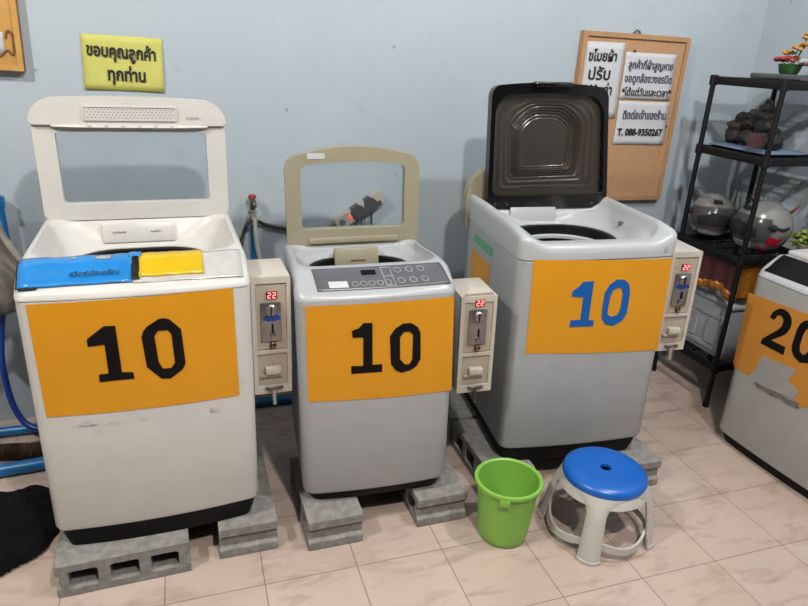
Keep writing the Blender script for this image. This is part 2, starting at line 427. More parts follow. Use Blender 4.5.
def body(root, w, d, zk, zs, bow, r, cab, top, zt, op, well, tub, insets, shoulder=0.02):
    """op, well, tub = (w, d, cy, r[, z]); zt(x, y) gives the height of the deck"""
    cy = d / 2
    MB().loft([rring(w - .05, d - .05, r, cy, 0.0, bow), rring(w - .03, d - .03, r, cy, zk * .6, bow), rring(w - .02, d - .02, r, cy, zk + .012, bow)], True, True, True).build('base_skirt', 'blackm', root)
    MB().loft([rring(w - .03, d - .03, r, cy, zk, bow), rring(w - .008, d - .008, r, cy, zk + .004, bow), rring(w, d, r, cy, zk + .016, bow), rring(w, d, r, cy, zs * .5, bow), rring(w, d, r, cy, zs - .004, bow), rring(w - .008, d - .008, r, cy, zs, bow)], True, True, False).build('cabinet', cab, root)
    R = [rring(w - .008, d - .008, r, cy, zs, bow), rring(w + .002, d + .002, r, cy, zs + .004, bow),
         rring(w + .002, d + .002, r, cy, lambda x, y: zt(x, y) - shoulder, bow),
         rring(w - .004, d - .004, r, cy, lambda x, y: zt(x, y) - shoulder * .45, bow),
         rring(w - .018, d - .018, r, cy, lambda x, y: zt(x, y) - shoulder * .12, bow),
         rring(w - .034, d - .034, r, cy, lambda x, y: zt(x, y), bow)]
    for (iw, y0, y1, ir) in insets:
        R.append(rring(iw, y1 - y0, ir, (y0 + y1) / 2, lambda x, y: zt(x, y), bow))
    ow, od, oy, orr = op
    R.append(rring(ow + .016, od + .016, orr, oy, lambda x, y: zt(x, y)))
    R.append(rring(ow, od, orr, oy, lambda x, y: zt(x, y) - .006))
    R.append(rring(ow - .008, od - .008, orr, oy, lambda x, y: zt(x, y) - .02))
    ww, wd, wy, wr, wz = well
    tw, td, ty, tr, tz = tub
    for k in (0.35, 0.7):
        R.append(rring(ow - .008 + (ww - ow) * k, od - .008 + (wd - od) * k, orr + (wr - orr) * k, oy + (wy - oy) * k, lambda x, y, k=k: (zt(x, y) - .02) * (1 - k) + wz * k))
    R.append(rring(ww, wd, wr, wy, wz))
    R.append(rring((ww + 2 * tw) / 3, (wd + 2 * td) / 3, (wr + 2 * tr) / 3, (wy + 2 * ty) / 3, (wz + 2 * tz) / 3))
    R.append(rring(tw, td, tr, ty, tz)); R.append(rring(tw, td, tr, ty, tz - .02))
    MB().loft(R).build('top_cover', top, root, smooth=50)
    MB().loft([rring(tw + .006, td + .006, tr, ty, tz - .003), rring(tw - .03, td - .03, tr - .01, ty, tz - .006), rring(tw - .034, td - .034, tr - .01, ty, tz - .05), rring(tw + .006, td + .006, tr, ty, tz - .05)]).build('tub_ring', 'black', root)
    MB().loft([rring(tw - .02, td - .02, tr - .01, ty, tz - .035), rring(tw - .02, td - .02, tr - .01, ty, tz - .42), rring(.05, .05, .02, ty, tz - .44)], True, False, True).build('drum', 'drum', root)

def front_patch(x0, x1, z0, z1, fy, off, nx=16):
    """flat sheet following the bow of the cabinet's front; corners as (x, z) quads when given lists"""
    def f(u, v):
        if isinstance(x0, list):
            a = [x0[0][i] + (x0[1][i] - x0[0][i]) * u for i in (0, 1)]; b = [x0[3][i] + (x0[2][i] - x0[3][i]) * u for i in (0, 1)]
            x = a[0] + (b[0] - a[0]) * v; z = a[1] + (b[1] - a[1]) * v
        else:
            x = x0 + (x1 - x0) * u; z = z0 + (z1 - z0) * v
        return (x, fy(x) - off, z)
    return MB().grid(f, nx, 4)

CAMP = (-0.1449, -1.6262, 1.5986)
def plane_to(l, y0, y1):
    """(x, z) read on the plane y0, moved to the true front plane y1"""
    k = (y1 - CAMP[1]) / (y0 - CAMP[1])
    return [(CAMP[0] + (a - CAMP[0]) * k, CAMP[2] + (b - CAMP[2]) * k) for a, b in l]

def sticker(root, l, y0, y1, fy):
    q = toloc(root, [(a, y1, b) for a, b in plane_to(l, y0, y1)])
    o = front_patch([(p.x, p.z) for p in q], 0, 0, 0, fy, .0015).build('price_panel', 'orange', root); o['label'] = 'orange vinyl panel'
    return o

def cut_digits(root, panel, fy, plane, lists, material, axis='Y', y1=None):
    """number shapes cut from vinyl; lists = (outer, holes...) in world metres on the front plane"""
    for outer, holes in lists:
        def cv(l):
            if y1 is not None: l = plane_to(l, plane, y1)
            P = toloc(root, [(a, plane if y1 is None else y1, b) if axis == 'Y' else (plane, a, b) for a, b in l]); return [(p.x, p.z) for p in P]
        o = cv(outer)
        MB().prism(o, [cv(h) for h in holes], 0, 1, fn=lambda c: Vector((c.x, fy(c.x) - (.0032 if c.y < .5 else .0018), c.z))).build('number', material, panel)

# ---- machine 1: white
W1 = 0.606
m1 = thing('washing_machine', 'large white top-load washing machine with blue and yellow sheets on its control panel', 'washing machine', (-0.2935, 0.175, 0.119), (0, 0, radians(1.5)))
def zt1(x, y):
    return 0.846 + 0.050 * smooth(0.0, 0.10, y) - 0.006 * max(0, y - .1)
def fy1(x): return -0.020 * (1 - (x / (W1 / 2)) ** 2)
body(m1, W1, 0.64, 0.074, 0.822, 0.020, 0.028, 'white', 'whitep', zt1, (0.545, 0.435, 0.365, 0.075), (0.46, 0.36, 0.37, 0.12, 0.815), (0.42, 0.32, 0.37, 0.14, 0.80),
     [(W1 - .045, 0.04, .612, .045), (W1 - .05, 0.085, .61, .05), (W1 - .05, 0.118, .605, .06)], 0.024)
pan = sticker(m1, [(-0.583, .552), (-0.034, .548), (-0.038, .914), (-0.586, .905)], .245, .168, fy1)
one1 = [(-0.447, 0.792), (-0.399, 0.829), (-0.369, 0.828), (-0.366, 0.679), (-0.336, 0.676), (-0.334, 0.655), (-0.429, 0.654), (-0.428, 0.678), (-0.402, 0.679), (-0.403, 0.772), (-0.447, 0.769)]
zer1 = [(-0.303, 0.786), (-0.297, .803), (-0.286, 0.817), (-0.252, 0.838), (-0.238, .839), (-0.223, 0.834), (-0.193, 0.799), (-0.188, 0.686), (-0.198, 0.667), (-0.234, 0.642), (-0.26, 0.645), (-0.297, 0.688)]
zin1 = [(-0.268, 0.785), (-0.257, 0.801), (-0.23, 0.8), (-0.221, 0.785), (-0.218, 0.692), (-0.23, 0.676), (-0.253, 0.677), (-0.263, 0.699)]
cut_digits(m1, pan, fy1, .245, [(one1, []), (zer1, [zin1])], 'blackink', y1=.166)
for x0, x1, z0, z1 in ((-.22, .03, .432, .458), (.165, .195, .425, .445), (-.10, -.03, .440, .460)):
    MB().grid(lambda u, v: (x0 + (x1 - x0) * u, fy1(x0 + (x1 - x0) * u) - .0008, z0 + (z1 - z0) * v), 8, 2).build('scuff_mark', 'scuff', m1)
# plastic sheets lying on the sloping control panel
def slope_patch(x0, x1, y0, y1, zt, off, n=10, jag=0.0):
    return MB().grid(lambda u, v: (x0 + (x1 - x0) * u, y0 + (y1 - y0) * v + jag * sin(u * 9), zt(x0 + (x1 - x0) * u, y0 + (y1 - y0) * v) + off + 0.0012 * sin(u * 17 + v * 5)), n, 8)
def z1p(x, y): return zt1(x, y) - .0
slope_patch(-0.292, -0.012, 0.012, 0.118, z1p, .006).build('blue_sheet', 'bluetape', m1, mod=solid(.002))
slope_patch(-0.02, 0.012, 0.088, 0.122, z1p, .0085, 4).build('blue_flap', 'bluetape', m1, mod=solid(.002))
slope_patch(0.004, 0.178, 0.026, 0.116, z1p, .006).build('yellow_sheet', 'yellowtape', m1, mod=solid(.002))
slope_patch(-0.012, 0.284, 0.008, 0.112, z1p, .0035).build('plastic_film', 'cleartape', m1, mod=solid(.001))
slope_patch(-0.014, 0.006, 0.018, 0.085, z1p, .0075, 3).build('dark_gap_strip', 'black', m1, mod=solid(.001))
slope_patch(-0.296, -0.288, 0.010, 0.112, z1p, .005, 3).build('dark_edge', 'black', m1, mod=solid(.001))
slope_patch(-0.288, -0.245, 0.006, 0.013, z1p, .006, 3).build('dark_edge', 'black', m1, mod=solid(.001))
slope_patch(-0.105, -0.065, 0.085, 0.105, z1p, .0085, 3).build('torn_patch', 'scrap', m1, mod=solid(.001))
slope_patch(-0.165, -0.155, 0.092, 0.104, z1p, .0085, 3).build('torn_patch', 'scrap', m1, mod=solid(.001))
# scrawl on the blue sheet
text('handwriting', 'สวิตซ์เปิดเครื่อง', 0.020, 'ink', m1, (-0.17, 0.030, .8745), (radians(29), 0, 0), depth=0.0008, shear=0.25)
# raised plate at the back of the opening
MB().box((0, 0, 0), (0.235, .012, 0.068), .005).build('softener_cover', 'whitep', m1, (-0.007, 0.553, 0.846), (radians(-14), 0, 0))
for x_, w_ in ((-.092, 'SOFTENER'), (.03, 'BLEACH')): text('plate_print', w_, 0.009, 'linegrey', m1, (x_, 0.5455, 0.848), (radians(104), 0, 0))
# lid
lid = MB()
lid.prism(rrect(-.297, .297, .885, 1.24, (.03, .03, .02, .02)), [rrect(-.233, .233, .942, 1.182, .014)], 0, .034)
lo = lid.build('lid', 'whitep', m1, (.003, .578, .017), bevel=.006)
lo.scale = (1.0, 1, .985)
cap = MB().prism(rrect(-.301, .301, 1.205, 1.288, (.015, .015, .075, .075), arc=.006), [], -.012, .044)
cap.build('lid_cap', 'whitep', lo, bevel=.012, seg=3)
MB().prism(rrect(-.237, .237, .938, 1.186, .016), [rrect(-.2345, .2345, .9405, 1.1835, .013)], .003, .010).build('window_gasket', 'darkgrey', lo)
MB().prism(rrect(-.235, .235, .94, 1.184, .014), [], .012, .016).build('window_pane', 'glass', lo)
vg = MB().prism(rrect(-.137, .137, 1.224, 1.262, .004), [], -.0155, -.01)
vo_ = vg.build('vent_grille', 'whitep', lo, bevel=.001)
hl = MB()
for i in range(23):
    for j in range(4):
        x = -.128 + .0114 * i + (.0057 if j % 2 else 0); z = 1.230 + .0085 * j
        if x < .131: hl.prism([(x + .0030 * cos(a * pi / 3), z + .0030 * sin(a * pi / 3)) for a in range(6)], [], -.0162, -.0150)
hl.build('vent_holes', 'scrap', vo_)
MB().prism(rrect(-.143, .143, 1.220, 1.267, .005), [rrect(-.1375, .1375, 1.2235, 1.2625, .004)], -.018, -.010).build('vent_frame', 'whitep', lo)
MB().loft([[(x, y, z) for x, y, z in ((-.24 * s, -.010, 1.207), (-.24 * s, -.010 - dd, 1.203), (-.24 * s, -.010 - dd, 1.198), (-.24 * s, -.002, 1.196))] for s, dd in ((1, .002), (.75, .016), (.5, .024), (0, .024), (-.5, .024), (-.75, .016), (-1, .002))], True, True, True).build('lid_grip', 'whitep', lo, bevel=.002)
for i in range(6): MB().box((-.125 + .05 * i, -.031, 1.205), (.007, .012, .012), .002).build('grip_notch', 'whitep', lo)
text('cap_print', '- - -', 0.016, 'linegrey', lo, (-.02, -.0125, 1.272))
text('cap_print', 'ฝาซักผ้า', 0.014, 'linegrey', lo, (.17, -.0125, 1.225))
for s in (-1, 1): MB().box((s * .283, .012, .872), (.03, .03, .03), .006).build('lid_hinge', 'whitep', lo)

# ---- machine 2: small grey with beige lid
W2 = 0.512
m2 = thing('washing_machine', 'small grey top-load washing machine with a yellowed beige open lid', 'washing machine', (0.416, 0.180, 0.126), (0, radians(-1.6), radians(-4.5)))
def zt2(x, y): return 0.768 + 0.050 * smooth(-.01, 0.105, y) - 0.034 * smooth(.13, .48, y)
def fy2(x): return -0.014 * (1 - (x / (W2 / 2)) ** 2)
body(m2, W2, 0.56, 0.038, 0.75, 0.014, 0.035, 'silver', 'silverp', zt2, (0.46, 0.36, 0.325, 0.07), (0.41, 0.31, 0.33, 0.12, 0.755), (0.37, 0.29, 0.33, 0.13, 0.74),
     [(W2 - .05, 0.05, .535, .04), (W2 - .05, 0.09, .533, .045), (W2 - .05, 0.118, .53, .05)], 0.03)
pan = sticker(m2, [(0.178, .513), (0.670, .514), (0.652, .862), (0.171, .849)], .2, .176, fy2)
one2 = [(0.317, 0.762), (0.338, 0.769), (0.353, 0.787), (0.382, 0.786), (0.387, 0.637), (0.419, 0.638), (0.42, 0.61), (0.318, 0.609), (0.317, 0.637), (0.356, 0.635), (0.354, 0.737), (0.319, 0.738)]
zer2 = [(0.441, 0.736), (.458, .762), (0.483, 0.778), (0.511, 0.778), (0.533, .763), (0.544, 0.743), (0.55, 0.646), (0.538, .622), (0.52, 0.609), (0.487, 0.601), (0.467, 0.61), (0.448, 0.637)]
zin2 = [(0.475, 0.73), (0.487, 0.748), (0.505, 0.749), (0.519, 0.736), (0.521, 0.646), (0.511, 0.63), (0.497, 0.63), (0.479, 0.651)]
cut_digits(m2, pan, fy2, .2, [(one2, []), (zer2, [zin2])], 'blackink', y1=.172)
def z2p(x, y): return zt2(x, y)
def panel_quad(u, v, off):
    xa = -.196 + .010 * (1 - v); xb = .222 + .018 * (1 - v)
    x = xa + (xb - xa) * u; y = .016 + .086 * v - .004 * (1 - (2 * u - 1) ** 2)
    return (x, y, zt2(x, y) + off)
cp = MB().grid(lambda u, v: panel_quad(u, v, .0025), 24, 8).build('control_panel', 'darkgrey', m2, mod=solid(.002))
def on_panel(u, v): p = panel_quad(u, v, .0062); return p
def ring_on_panel(mb, u, v, r, n=16, rin=.78):
    c = Vector(on_panel(u, v)); tx = (Vector(on_panel(u + .01, v)) - c).normalized(); ty = (Vector(on_panel(u, min(1, v + .02))) - c).normalized()
    mb.loft([[c + (tx * cos(2 * pi * k / n) + ty * sin(2 * pi * k / n)) * r * s for k in range(n)] for s in (1, rin)])
for i in range(5):
    mb = MB(); ring_on_panel(mb, .285 + .062 * i, .22, .011); mb.build('button', 'linegrey', cp)
for i in range(3):
    for j in range(2):
        mb = MB(); ring_on_panel(mb, .635 + .092 * i, .26 + .42 * j, .012); mb.build('button', 'linegrey', cp)
mb = MB(); mb.grid(lambda u, v: on_panel(.355 + .11 * u, .56 + .2 * v), 4, 3); mb.build('digit_display', 'display', cp)
mb = MB()
o_ = [(.51, .06), (.585, .06), (.585, .86), (.51, .86)]; i_ = [(.516, .1), (.579, .1), (.579, .82), (.516, .82)]
mb.loft([[on_panel(*p) for p in o_], [on_panel(*p) for p in i_]]); mb.grid(lambda u, v: on_panel(.516 + .063 * u, .44 + .03 * v), 2, 1)
mb.build('button_frame', 'linegrey', cp)
mb = MB(); mb.grid(lambda u, v: on_panel(.09 + .14 * u, .08 + .26 * v), 4, 3); sl = mb.build('paper_label', 'paper', cp); sl['label'] = 'white paper label'
MB().box((0, 0, 0), (.165, .03, .066), .006).build('softener_box', 'olive', m2, (.006, .452, .744), (radians(-10), 0, 0))
text('box_print', 'SOFTENER', .012, 'brownink', m2, (-.018, .4335, .729), (radians(100), 0, 0))
lo = MB().prism(rrect(-.248, .248, .782, 1.118, (.022, .022, .06, .06), arc=.026), [rrect(-.192, .193, .842, 1.082, (.02, .02, .032, .032), arc=.008)], 0, .04).build('lid', 'olive', m2, (.006, .500, -.004), bevel=.010, seg=3)
MB().prism(rrect(-.196, .197, .838, 1.086, (.022, .022, .034, .034), arc=.008), [rrect(-.1935, .1945, .8405, 1.0835, (.02, .02, .032, .032), arc=.008)], .004, .010).build('window_gasket', 'black', lo)
MB().prism(rrect(-.194, .195, .84, 1.084, (.02, .02, .032, .032), arc=.008), [], .016, .020).build('window_pane', 'glass', lo)
pl = MB().box((-.135, -.0012, 1.112), (.062, .002, .020)).build('paper_label', 'paper', lo); pl['label'] = 'white paper label'
MB().box((0.0, .004, .800), (.34, .028, .022), .005).build('hinge_bar', 'olive', lo)
for s in (-1, 1): MB().box((s * .236, .02, .778), (.018, .03, .04), .005).build('lid_hinge', 'olive', lo)

# ---- machine 3: grey with black smoked lid
W3 = 0.600
m3 = thing('washing_machine', 'grey top-load washing machine with an open black smoked lid and blue number', 'washing machine', (1.222, 0.215, 0.123), (0, radians(-.9), radians(-6.5)))
def zt3(x, y):
    e = smooth(.20, .295, abs(x))
    dip = (1 - smooth(.03, .16, y)) * (1 - e)
    back = smooth(.45, .53, y) * (1 - smooth(.24, .285, abs(x)))
    return 0.928 - .036 * back - .048 * dip - .010 * (1 - smooth(.0, .12, y)) * e
def fy3(x): return -0.015 * (1 - (x / (W3 / 2)) ** 2)
body(m3, W3, 0.64, 0.068, 0.826, 0.015, 0.035, 'silver2', 'silver2p', zt3, (0.535, 0.475, 0.292, 0.07), (0.46, 0.40, 0.31, 0.15, 0.845), (0.41, 0.36, 0.31, 0.17, 0.825),
     [(W3 - .05, 0.03, .57, .045)], 0.03)
MB().lathe([(.185, 0), (.185, .012), (.17, .016), (.16, .010), (.16, 0)], 40, (0, .30, .775), False, False, 1.0, .9).build('balance_ring', 'silver2p', m3)
pan = sticker(m3, [(1.003, .566), (1.558, .552), (1.541, .928), (0.990, .931)], .262, .205, fy3)
one3 = [(1.152, 0.812), (1.174, 0.828), (1.188, 0.847), (1.23, 0.85), (1.233, 0.696), (1.256, 0.694), (1.255, 0.671), (1.161, 0.67), (1.162, 0.697), (1.2, 0.699), (1.198, 0.788), (1.152, 0.791)]
zer3 = [(1.281, 0.801), (1.295, 0.833), (1.321, 0.853), (1.351, 0.852), (1.375, 0.835), (1.385, 0.802), (1.388, 0.719), (1.374, 0.687), (1.337, 0.668), (1.304, 0.676), (1.284, 0.704), (1.281, 0.75)]
zin3 = [(1.306, 0.79), (1.314, 0.812), (1.332, 0.822), (1.348, 0.816), (1.356, 0.795), (1.357, 0.735), (1.348, 0.712), (1.324, 0.705), (1.307, 0.716), (1.305, 0.739)]
cut_digits(m3, pan, fy3, .262, [(one3, []), (zer3, [zin3])], 'blueink', y1=.203)
sp = MB().grid(lambda u, v: (-W3 / 2 - .0015, .52 - .235 * u, .50 + .22 * v), 4, 4).build('side_panel_sticker', 'orange', m3); sp['label'] = 'orange vinyl sheet on the side'
MB().grid(lambda u, v: (-W3 / 2 - .0015, .50 - .23 * u, .755 + .035 * v), 4, 2).build('side_label', 'greenlabel', m3)
MB().box((.215, -.0085, .852), (.07, .004, .022), .001).build('badge', 'linegrey', m3, (0, .004, 0))
MB().box((0, 0, 0), (.20, .01, .075), .004).build('softener_cover', 'silver2p', m3, (-.05, .508, .853), (radians(-12), 0, 0))
MB().box((0, 0, 0), (.02, .012, .014), .003).build('lint_catch', 'darkgrey', m3, (.235, .30, .872))
MB().prism(rrect(-.312, .25, .79, 1.040, (.01, .01, .15, .13)), [], .605, .662).build('rear_console', 'olive', m3, bevel=.015, seg=3)
# lid: black frame and rippled smoky dish
xa0, xa1, xb0, xb1 = -.248, .288, -.254, .242
def lidmap(u, z):
    t = (z - .888) / (1.355 - .888); return (xa0 + (xb0 - xa0) * t) * (1 - u) + (xa1 + (xb1 - xa1) * t) * u
def tr_out(mx, zb, zt_, r, arc):
    base = rrect(mx * .57, .57 - mx * .57, zb, zt_, r, 8, arc)
    return [(lidmap(x / .57, z), z) for x, z in base]
lo = MB().prism(tr_out(0, .888, 1.366, (.02, .02, .045, .045), .012), [tr_out(.036, .940, 1.332, (.03, .03, .08, .08), .006)], 0, .045).build('lid', 'blackg', m3, (0, 0, 0), bevel=.008, seg=2)
lo.scale = (1, 1, 1.02); lo.rotation_euler = (radians(-4), 0, 0)
lo.location = Vector((0, .520, -.024)) + Vector((0, 0, .88)) - lo.rotation_euler.to_matrix() @ Vector((0, 0, .88))
rings = []
outer = tr_out(.030, .935, 1.336, (.03, .03, .08, .08), .006)
cxm = sum(p[0] for p in outer) / len(outer); czm = 1.13
NR = 46
for k in range(NR + 1):
    s = 1 - .60 * k / NR
    t = (1 - s) / .60
    rip = .0034 * sin(k / NR * 2 * pi * 11) * smooth(.04, .2, t) * (1 - smooth(.75, .9, t))
    ring = []
    for x, z in outer:
        dx, dz = x - cxm, z - czm
        L0 = math.hypot(dx, dz); e_ = .225
        rr_ = L0 * s * (1 - smooth(0, .40, t)) + min(L0, e_) * s * smooth(0, .40, t)
        ring.append((cxm + dx / L0 * rr_, .030 + .030 * smooth(0, .9, t) + rip, czm + dz / L0 * rr_))
    rings.append(ring)
MB().loft(rings, True, False, True).build('smoked_dish', 'smoke', lo, smooth=80)
MB().prism(rrect(-.10, .13, .948, .975, .012), [rrect(-.09, .12, .953, .970, .008)], .03, .055).build('lower_ledge', 'smoke', lo)
MB().box((-.005, -.002, 1.370), (.16, .05, .022), .008).build('lid_grip', 'blackg', lo)
for zz in (1.26, 1.19, 1.12, 1.05, .99): MB().ball((lidmap(1, zz) - .008, .022, zz), .028, (.55, .7, 1.1), 14).build('edge_lug', 'blackg', lo)
for x in (-.215, -.165, .215, .25): MB().tube([(x, -.004, .908), (x, .004, .908)], .006, 12).build('screw', 'chromed', lo)
for s in (-.225, .262): MB().box((s, .02, .887), (.04, .03, .03), .006).build('lid_hinge', 'blackg', lo)

# ---- machine 4: by the other wall
W4 = 0.61
m4 = thing('washing_machine', 'speckled grey washing machine against the side wall with a torn orange panel', 'washing machine', (2.100, 0.055, 0.0), (0, 0, radians(-87.5)))
def zt4(x, y): return 0.812 + .062 * smooth(0, .11, y)
def fy4(x): return -0.012 * (1 - (x / (W4 / 2)) ** 2)
body(m4, W4, 0.565, 0.045, 0.79, 0.012, 0.04, 'silver4', 'silver2p', zt4, (0.54, 0.33, 0.32, 0.06), (0.47, 0.29, 0.32, 0.12, 0.80), (0.42, 0.27, 0.32, 0.13, 0.785),
     [(W4 - .05, .04, .54, .045), (W4 - .05, .09, .54, .045), (W4 - .05, 0.118, .54, .05)], 0.02)
MB().grid(lambda u, v: (-.275 + .55 * u, .012 + .092 * v, zt4(0, .012 + .092 * v) + .004), 8, 8).build('control_panel', 'blackm', m4, mod=solid(.003))
MB().box((0, .335, .884), (.575, .40, .022), .008).build('lid', 'whitep', m4)
MB().box((0, .13, .893), (.20, .03, .008), .003).build('lid_grip', 'silver2p', m4)
def m4pts(l): return [(p.x, p.z) for p in toloc(m4, [(2.1, a, b) for a, b in l])]
stk4 = [(0.364, 0.708), (0.089, 0.724), (-.16, .735), (-.17, .36), (-0.023, 0.372), (0.010, 0.350), (0.032, 0.369), (0.023, 0.416), (0.079, 0.437), (0.057, 0.494), (0.221, 0.479), (0.231, 0.422), (0.257, 0.364), (0.34, 0.367), (0.351, 0.382)]
cuts = [-.3 + .05 * k for k in range(13)]
pan = MB().prism(m4pts(stk4), [], 0, 1, fn=lambda c: Vector((c.x, fy4(c.x) - (.002 if c.y < .5 else .0003), c.z)), cuts=cuts).build('price_panel', 'orangeo', m4); pan['label'] = 'torn faded orange vinyl panel'
two4 = [(0.232, 0.648), (.225, .672), (0.213, 0.689), (.195, .702), (0.173, 0.705), (.155, .699), (0.14, 0.686), (.131, .667), (0.13, 0.645), (.136, .625), (0.147, 0.606), (0.199, 0.56), (0.128, 0.561), (0.127, 0.526), (0.242, 0.527), (0.240, 0.549), (0.180, 0.615), (.169, .635), (0.167, 0.655), (.172, .668), (0.185, 0.675), (.2, .670), (0.208, 0.647)]
zer4 = [(.052, .708), (0.080, 0.697), (.095, .678), (0.102, 0.65), (0.104, 0.58), (.097, .557), (0.082, 0.541), (.052, .529), (.022, .541), (.007, .557), (0, .58), (.002, .65), (.009, .678), (.024, .697)]
zin4 = [(.052, .678), (.066, .664), (.071, .64), (.072, .592), (.065, .572), (.052, .564), (.039, .572), (.032, .592), (.033, .64), (.038, .664)]
cut_digits(m4, pan, fy4, 2.1, [(two4, []), (zer4, [zin4])], 'blackink', 'X')
scr = [(0.221, 0.479), (0.057, 0.494), (0.079, 0.437), (0.023, 0.416), (0.034, 0.375), (0.22, 0.353), (0.232, 0.42)]
MB().prism(m4pts(scr), [], 0, 1, fn=lambda c: Vector((c.x, fy4(c.x) - (.0028 if c.y < .5 else .0003), c.z)), cuts=cuts).build('scraped_tape', 'scrap', m4)
edg = [(0.222, 0.350), (.2, .340), (.17, .345), (.13, .338), (.09, .350), (.05, .342), (0.001, 0.349), (0.009, 0.372), (.06, .362), (.1, .368), (.15, .357), (0.22, 0.358)]
MB().prism(m4pts(edg), [], 0, 1, fn=lambda c: Vector((c.x, fy4(c.x) - (.0033 if c.y < .5 else .0003), c.z)), cuts=cuts).build('torn_edge', 'greyfilm', m4)

# ------------------------------------------------------------------ coin boxes
def coin_box(label, loc, rot, w=.125, h=.40, d=.18, lit=True, smudge=True, strap='greyhose'):
    """origin at the lower front corner next to the machine; front faces -y"""
    t = thing('coin_box', label, 'coin box', loc, rot, 'coin boxes on the washing machines')
    MB().box((w / 2, d / 2 + .006, h / 2), (w, d - .012, h), .004).build('housing', 'box', t)
    MB().prism(rrect(0, w, 0, h, .003, 3), [rrect(.013, w - .013, .155, h - .022, .002, 2), rrect(.013, w - .013, .028, .142, .002, 2)], -.004, .008).build('front_frame', 'box', t, bevel=.0015)
    up = MB().box((w / 2, .001, .266), (w - .028, .004, .216)).build('coin_panel', 'boxin', t)
    MB().box((w / 2, .004, .085), (w - .026, .004, .112)).build('tray_recess', 'boxin', t)
    MB().box((w / 2 + .002, -.003, .340), (.034, .004, .024), .001).build('digit_display', 'reddark', up)
    g = MB()
    for x0 in (-.012, .003):
        for dx, dz, sx, sz in ((.0045, .0085, .008, .0022), (.0045, 0, .008, .0022), (.0045, -.0085, .008, .0022), (.009, .004, .0022, .007), (0, -.004, .0022, .007)):
            g.box((w / 2 + .002 + x0 + dx, -.0058, .340 + dz), (sx, .0016, sz))
    g.build('display_digits', 'redhot', up)
    text('panel_print', '5-16', .008, 'linegrey', up, (.018, -.0012, .338)); 
    tri = MB().prism([(w - .022, .345), (w - .030, .345), (w - .026, .336)], [], -.0022, -.001); tri.build('arrow_print', 'linegrey', up)
    pl = MB().box((w / 2 - .002, -.004, .252), (.064, .008, .130), .003).build('coin_plate', 'chrome', t)
    MB().lathe([(.019, 0), (.019, .006), (.015, .010)], 24, (0, 0, 0)).build('reject_knob', 'chrome', pl, (w / 2 - .002, -.008, .292), (pi / 2, 0, 0))
    MB().box((w / 2 - .002, -.0195, .292), (.003, .004, .030)).build('coin_slot', 'black', pl)
    MB().box((w / 2 + .002, -.0095, .226), (.006, .006, .040), .001).build('return_slot', 'black', pl)
    MB().box((w / 2 + .002, -.011, .206), (.018, .010, .022), .003).build('coin_catch', 'chrome', pl)
    if smudge: MB().prism([(w / 2 + .028 * cos(a * pi / 8) * (1 + .12 * sin(a * 3)), .266 + .011 * sin(a * pi / 8)) for a in range(16)], [], -.0095, -.008).build('blue_tape', 'bluehose', pl)
    MB().lathe([(.011, 0), (.011, .006), (.007, .009), (.004, .006)], 20).build('lock', 'brass', t, (w / 2 + .002, -.001, .172), (pi / 2, 0, 0))
    MB().box((w / 2, -.006, .085), (.050, .022, .026), .004).build('return_flap', 'box', t)
    MB().box((w / 2 - .005, -.003, .066), (.072, .012, .010), .003).build('tray_lip', 'boxin', t)
    hs = MB().tube([(w / 2 - .025, -.006, .022), (w / 2 - .008, -.012, .018), (w / 2 + .012, -.012, .022), (w / 2 + .03, -.006, .020)], .0045, 8, 3).build('hasp', 'chromed', t)
    MB().tube([(w / 2, -.014, .018), (w / 2, -.013, -.005), (w / 2 + .002, -.012, -.036)], .006, 8, 3).build('key_strap', strap, t)
    return t
coin_box('cream coin box between the white machine and the small grey machine', (.014, .262, .538), (0, 0, radians(1)), w=.120)
coin_box('cream coin box fixed to the small machine with the beige lid', (.706, .225, .475), (0, radians(-1.6), radians(-4.5)), w=.128, h=.365, smudge=False, strap='brass')
coin_box('cream coin box on the smoked-lid machine, facing the black shelf', (1.530, .225, .556), (0, radians(-.9), radians(-6.5)), w=.122, h=.40)

# ------------------------------------------------------------------ concrete blocks
BL, BD, BH = .385, .19, .118
def block_mesh():
    n = .012
    o = [(-BL / 2, 0), (BL / 2, 0), (BL / 2, BH * .28), (BL / 2 - n, BH * .34), (BL / 2 - n, BH * .66), (BL / 2, BH * .72), (BL / 2, BH), (-BL / 2, BH), (-BL / 2, BH * .72), (-BL / 2 + n, BH * .66), (-BL / 2 + n, BH * .34), (-BL / 2, BH * .28)]
    h = [rrect(c - .041, c + .041, .030, .090, .008, 3) for c in (-.117, 0.0, .117)]
    return MB().prism(o, h, 0, BD)
def block(label, loc, deg, proto=None):
    g = 'concrete blocks under the washing machines'
    if proto is None:
        o = block_mesh().build('concrete_block', 'concrete', bevel=.003)
        tag(o, label, 'concrete block', g)
    else:
        o = proto.copy(); C.objects.link(o); o['label'] = label
    o.location = loc; o.rotation_euler = (0, 0, radians(deg))
    return o
b0 = block('hollow concrete block showing three cells, under the white machine', (-.412, .112, 0), 2)
block('solid-ended concrete block beneath the white machine, by the small grey machine', (.060, .340, 0), 90.5, b0)
block('concrete block at the rear of the white machine, beside the black cloth', (-.41, .66, 0), 1, b0)
block('concrete block under the small grey machine, nearer the white machine', (.346, .300, 0), 90.5, b0)
block('concrete block under the small grey machine, next to the green bucket', (.740, .318, 0), 90.5, b0)
block('concrete block under the smoked-lid machine, behind the blue stool', (1.587, .305, 0), 88, b0)
block('concrete block under the smoked-lid machine, behind the green bucket', (1.058, .395, 0), 90, b0)
block('rearmost concrete block under the smoked-lid machine, beside the small grey machine', (1.062, .800, 0), 90, b0)

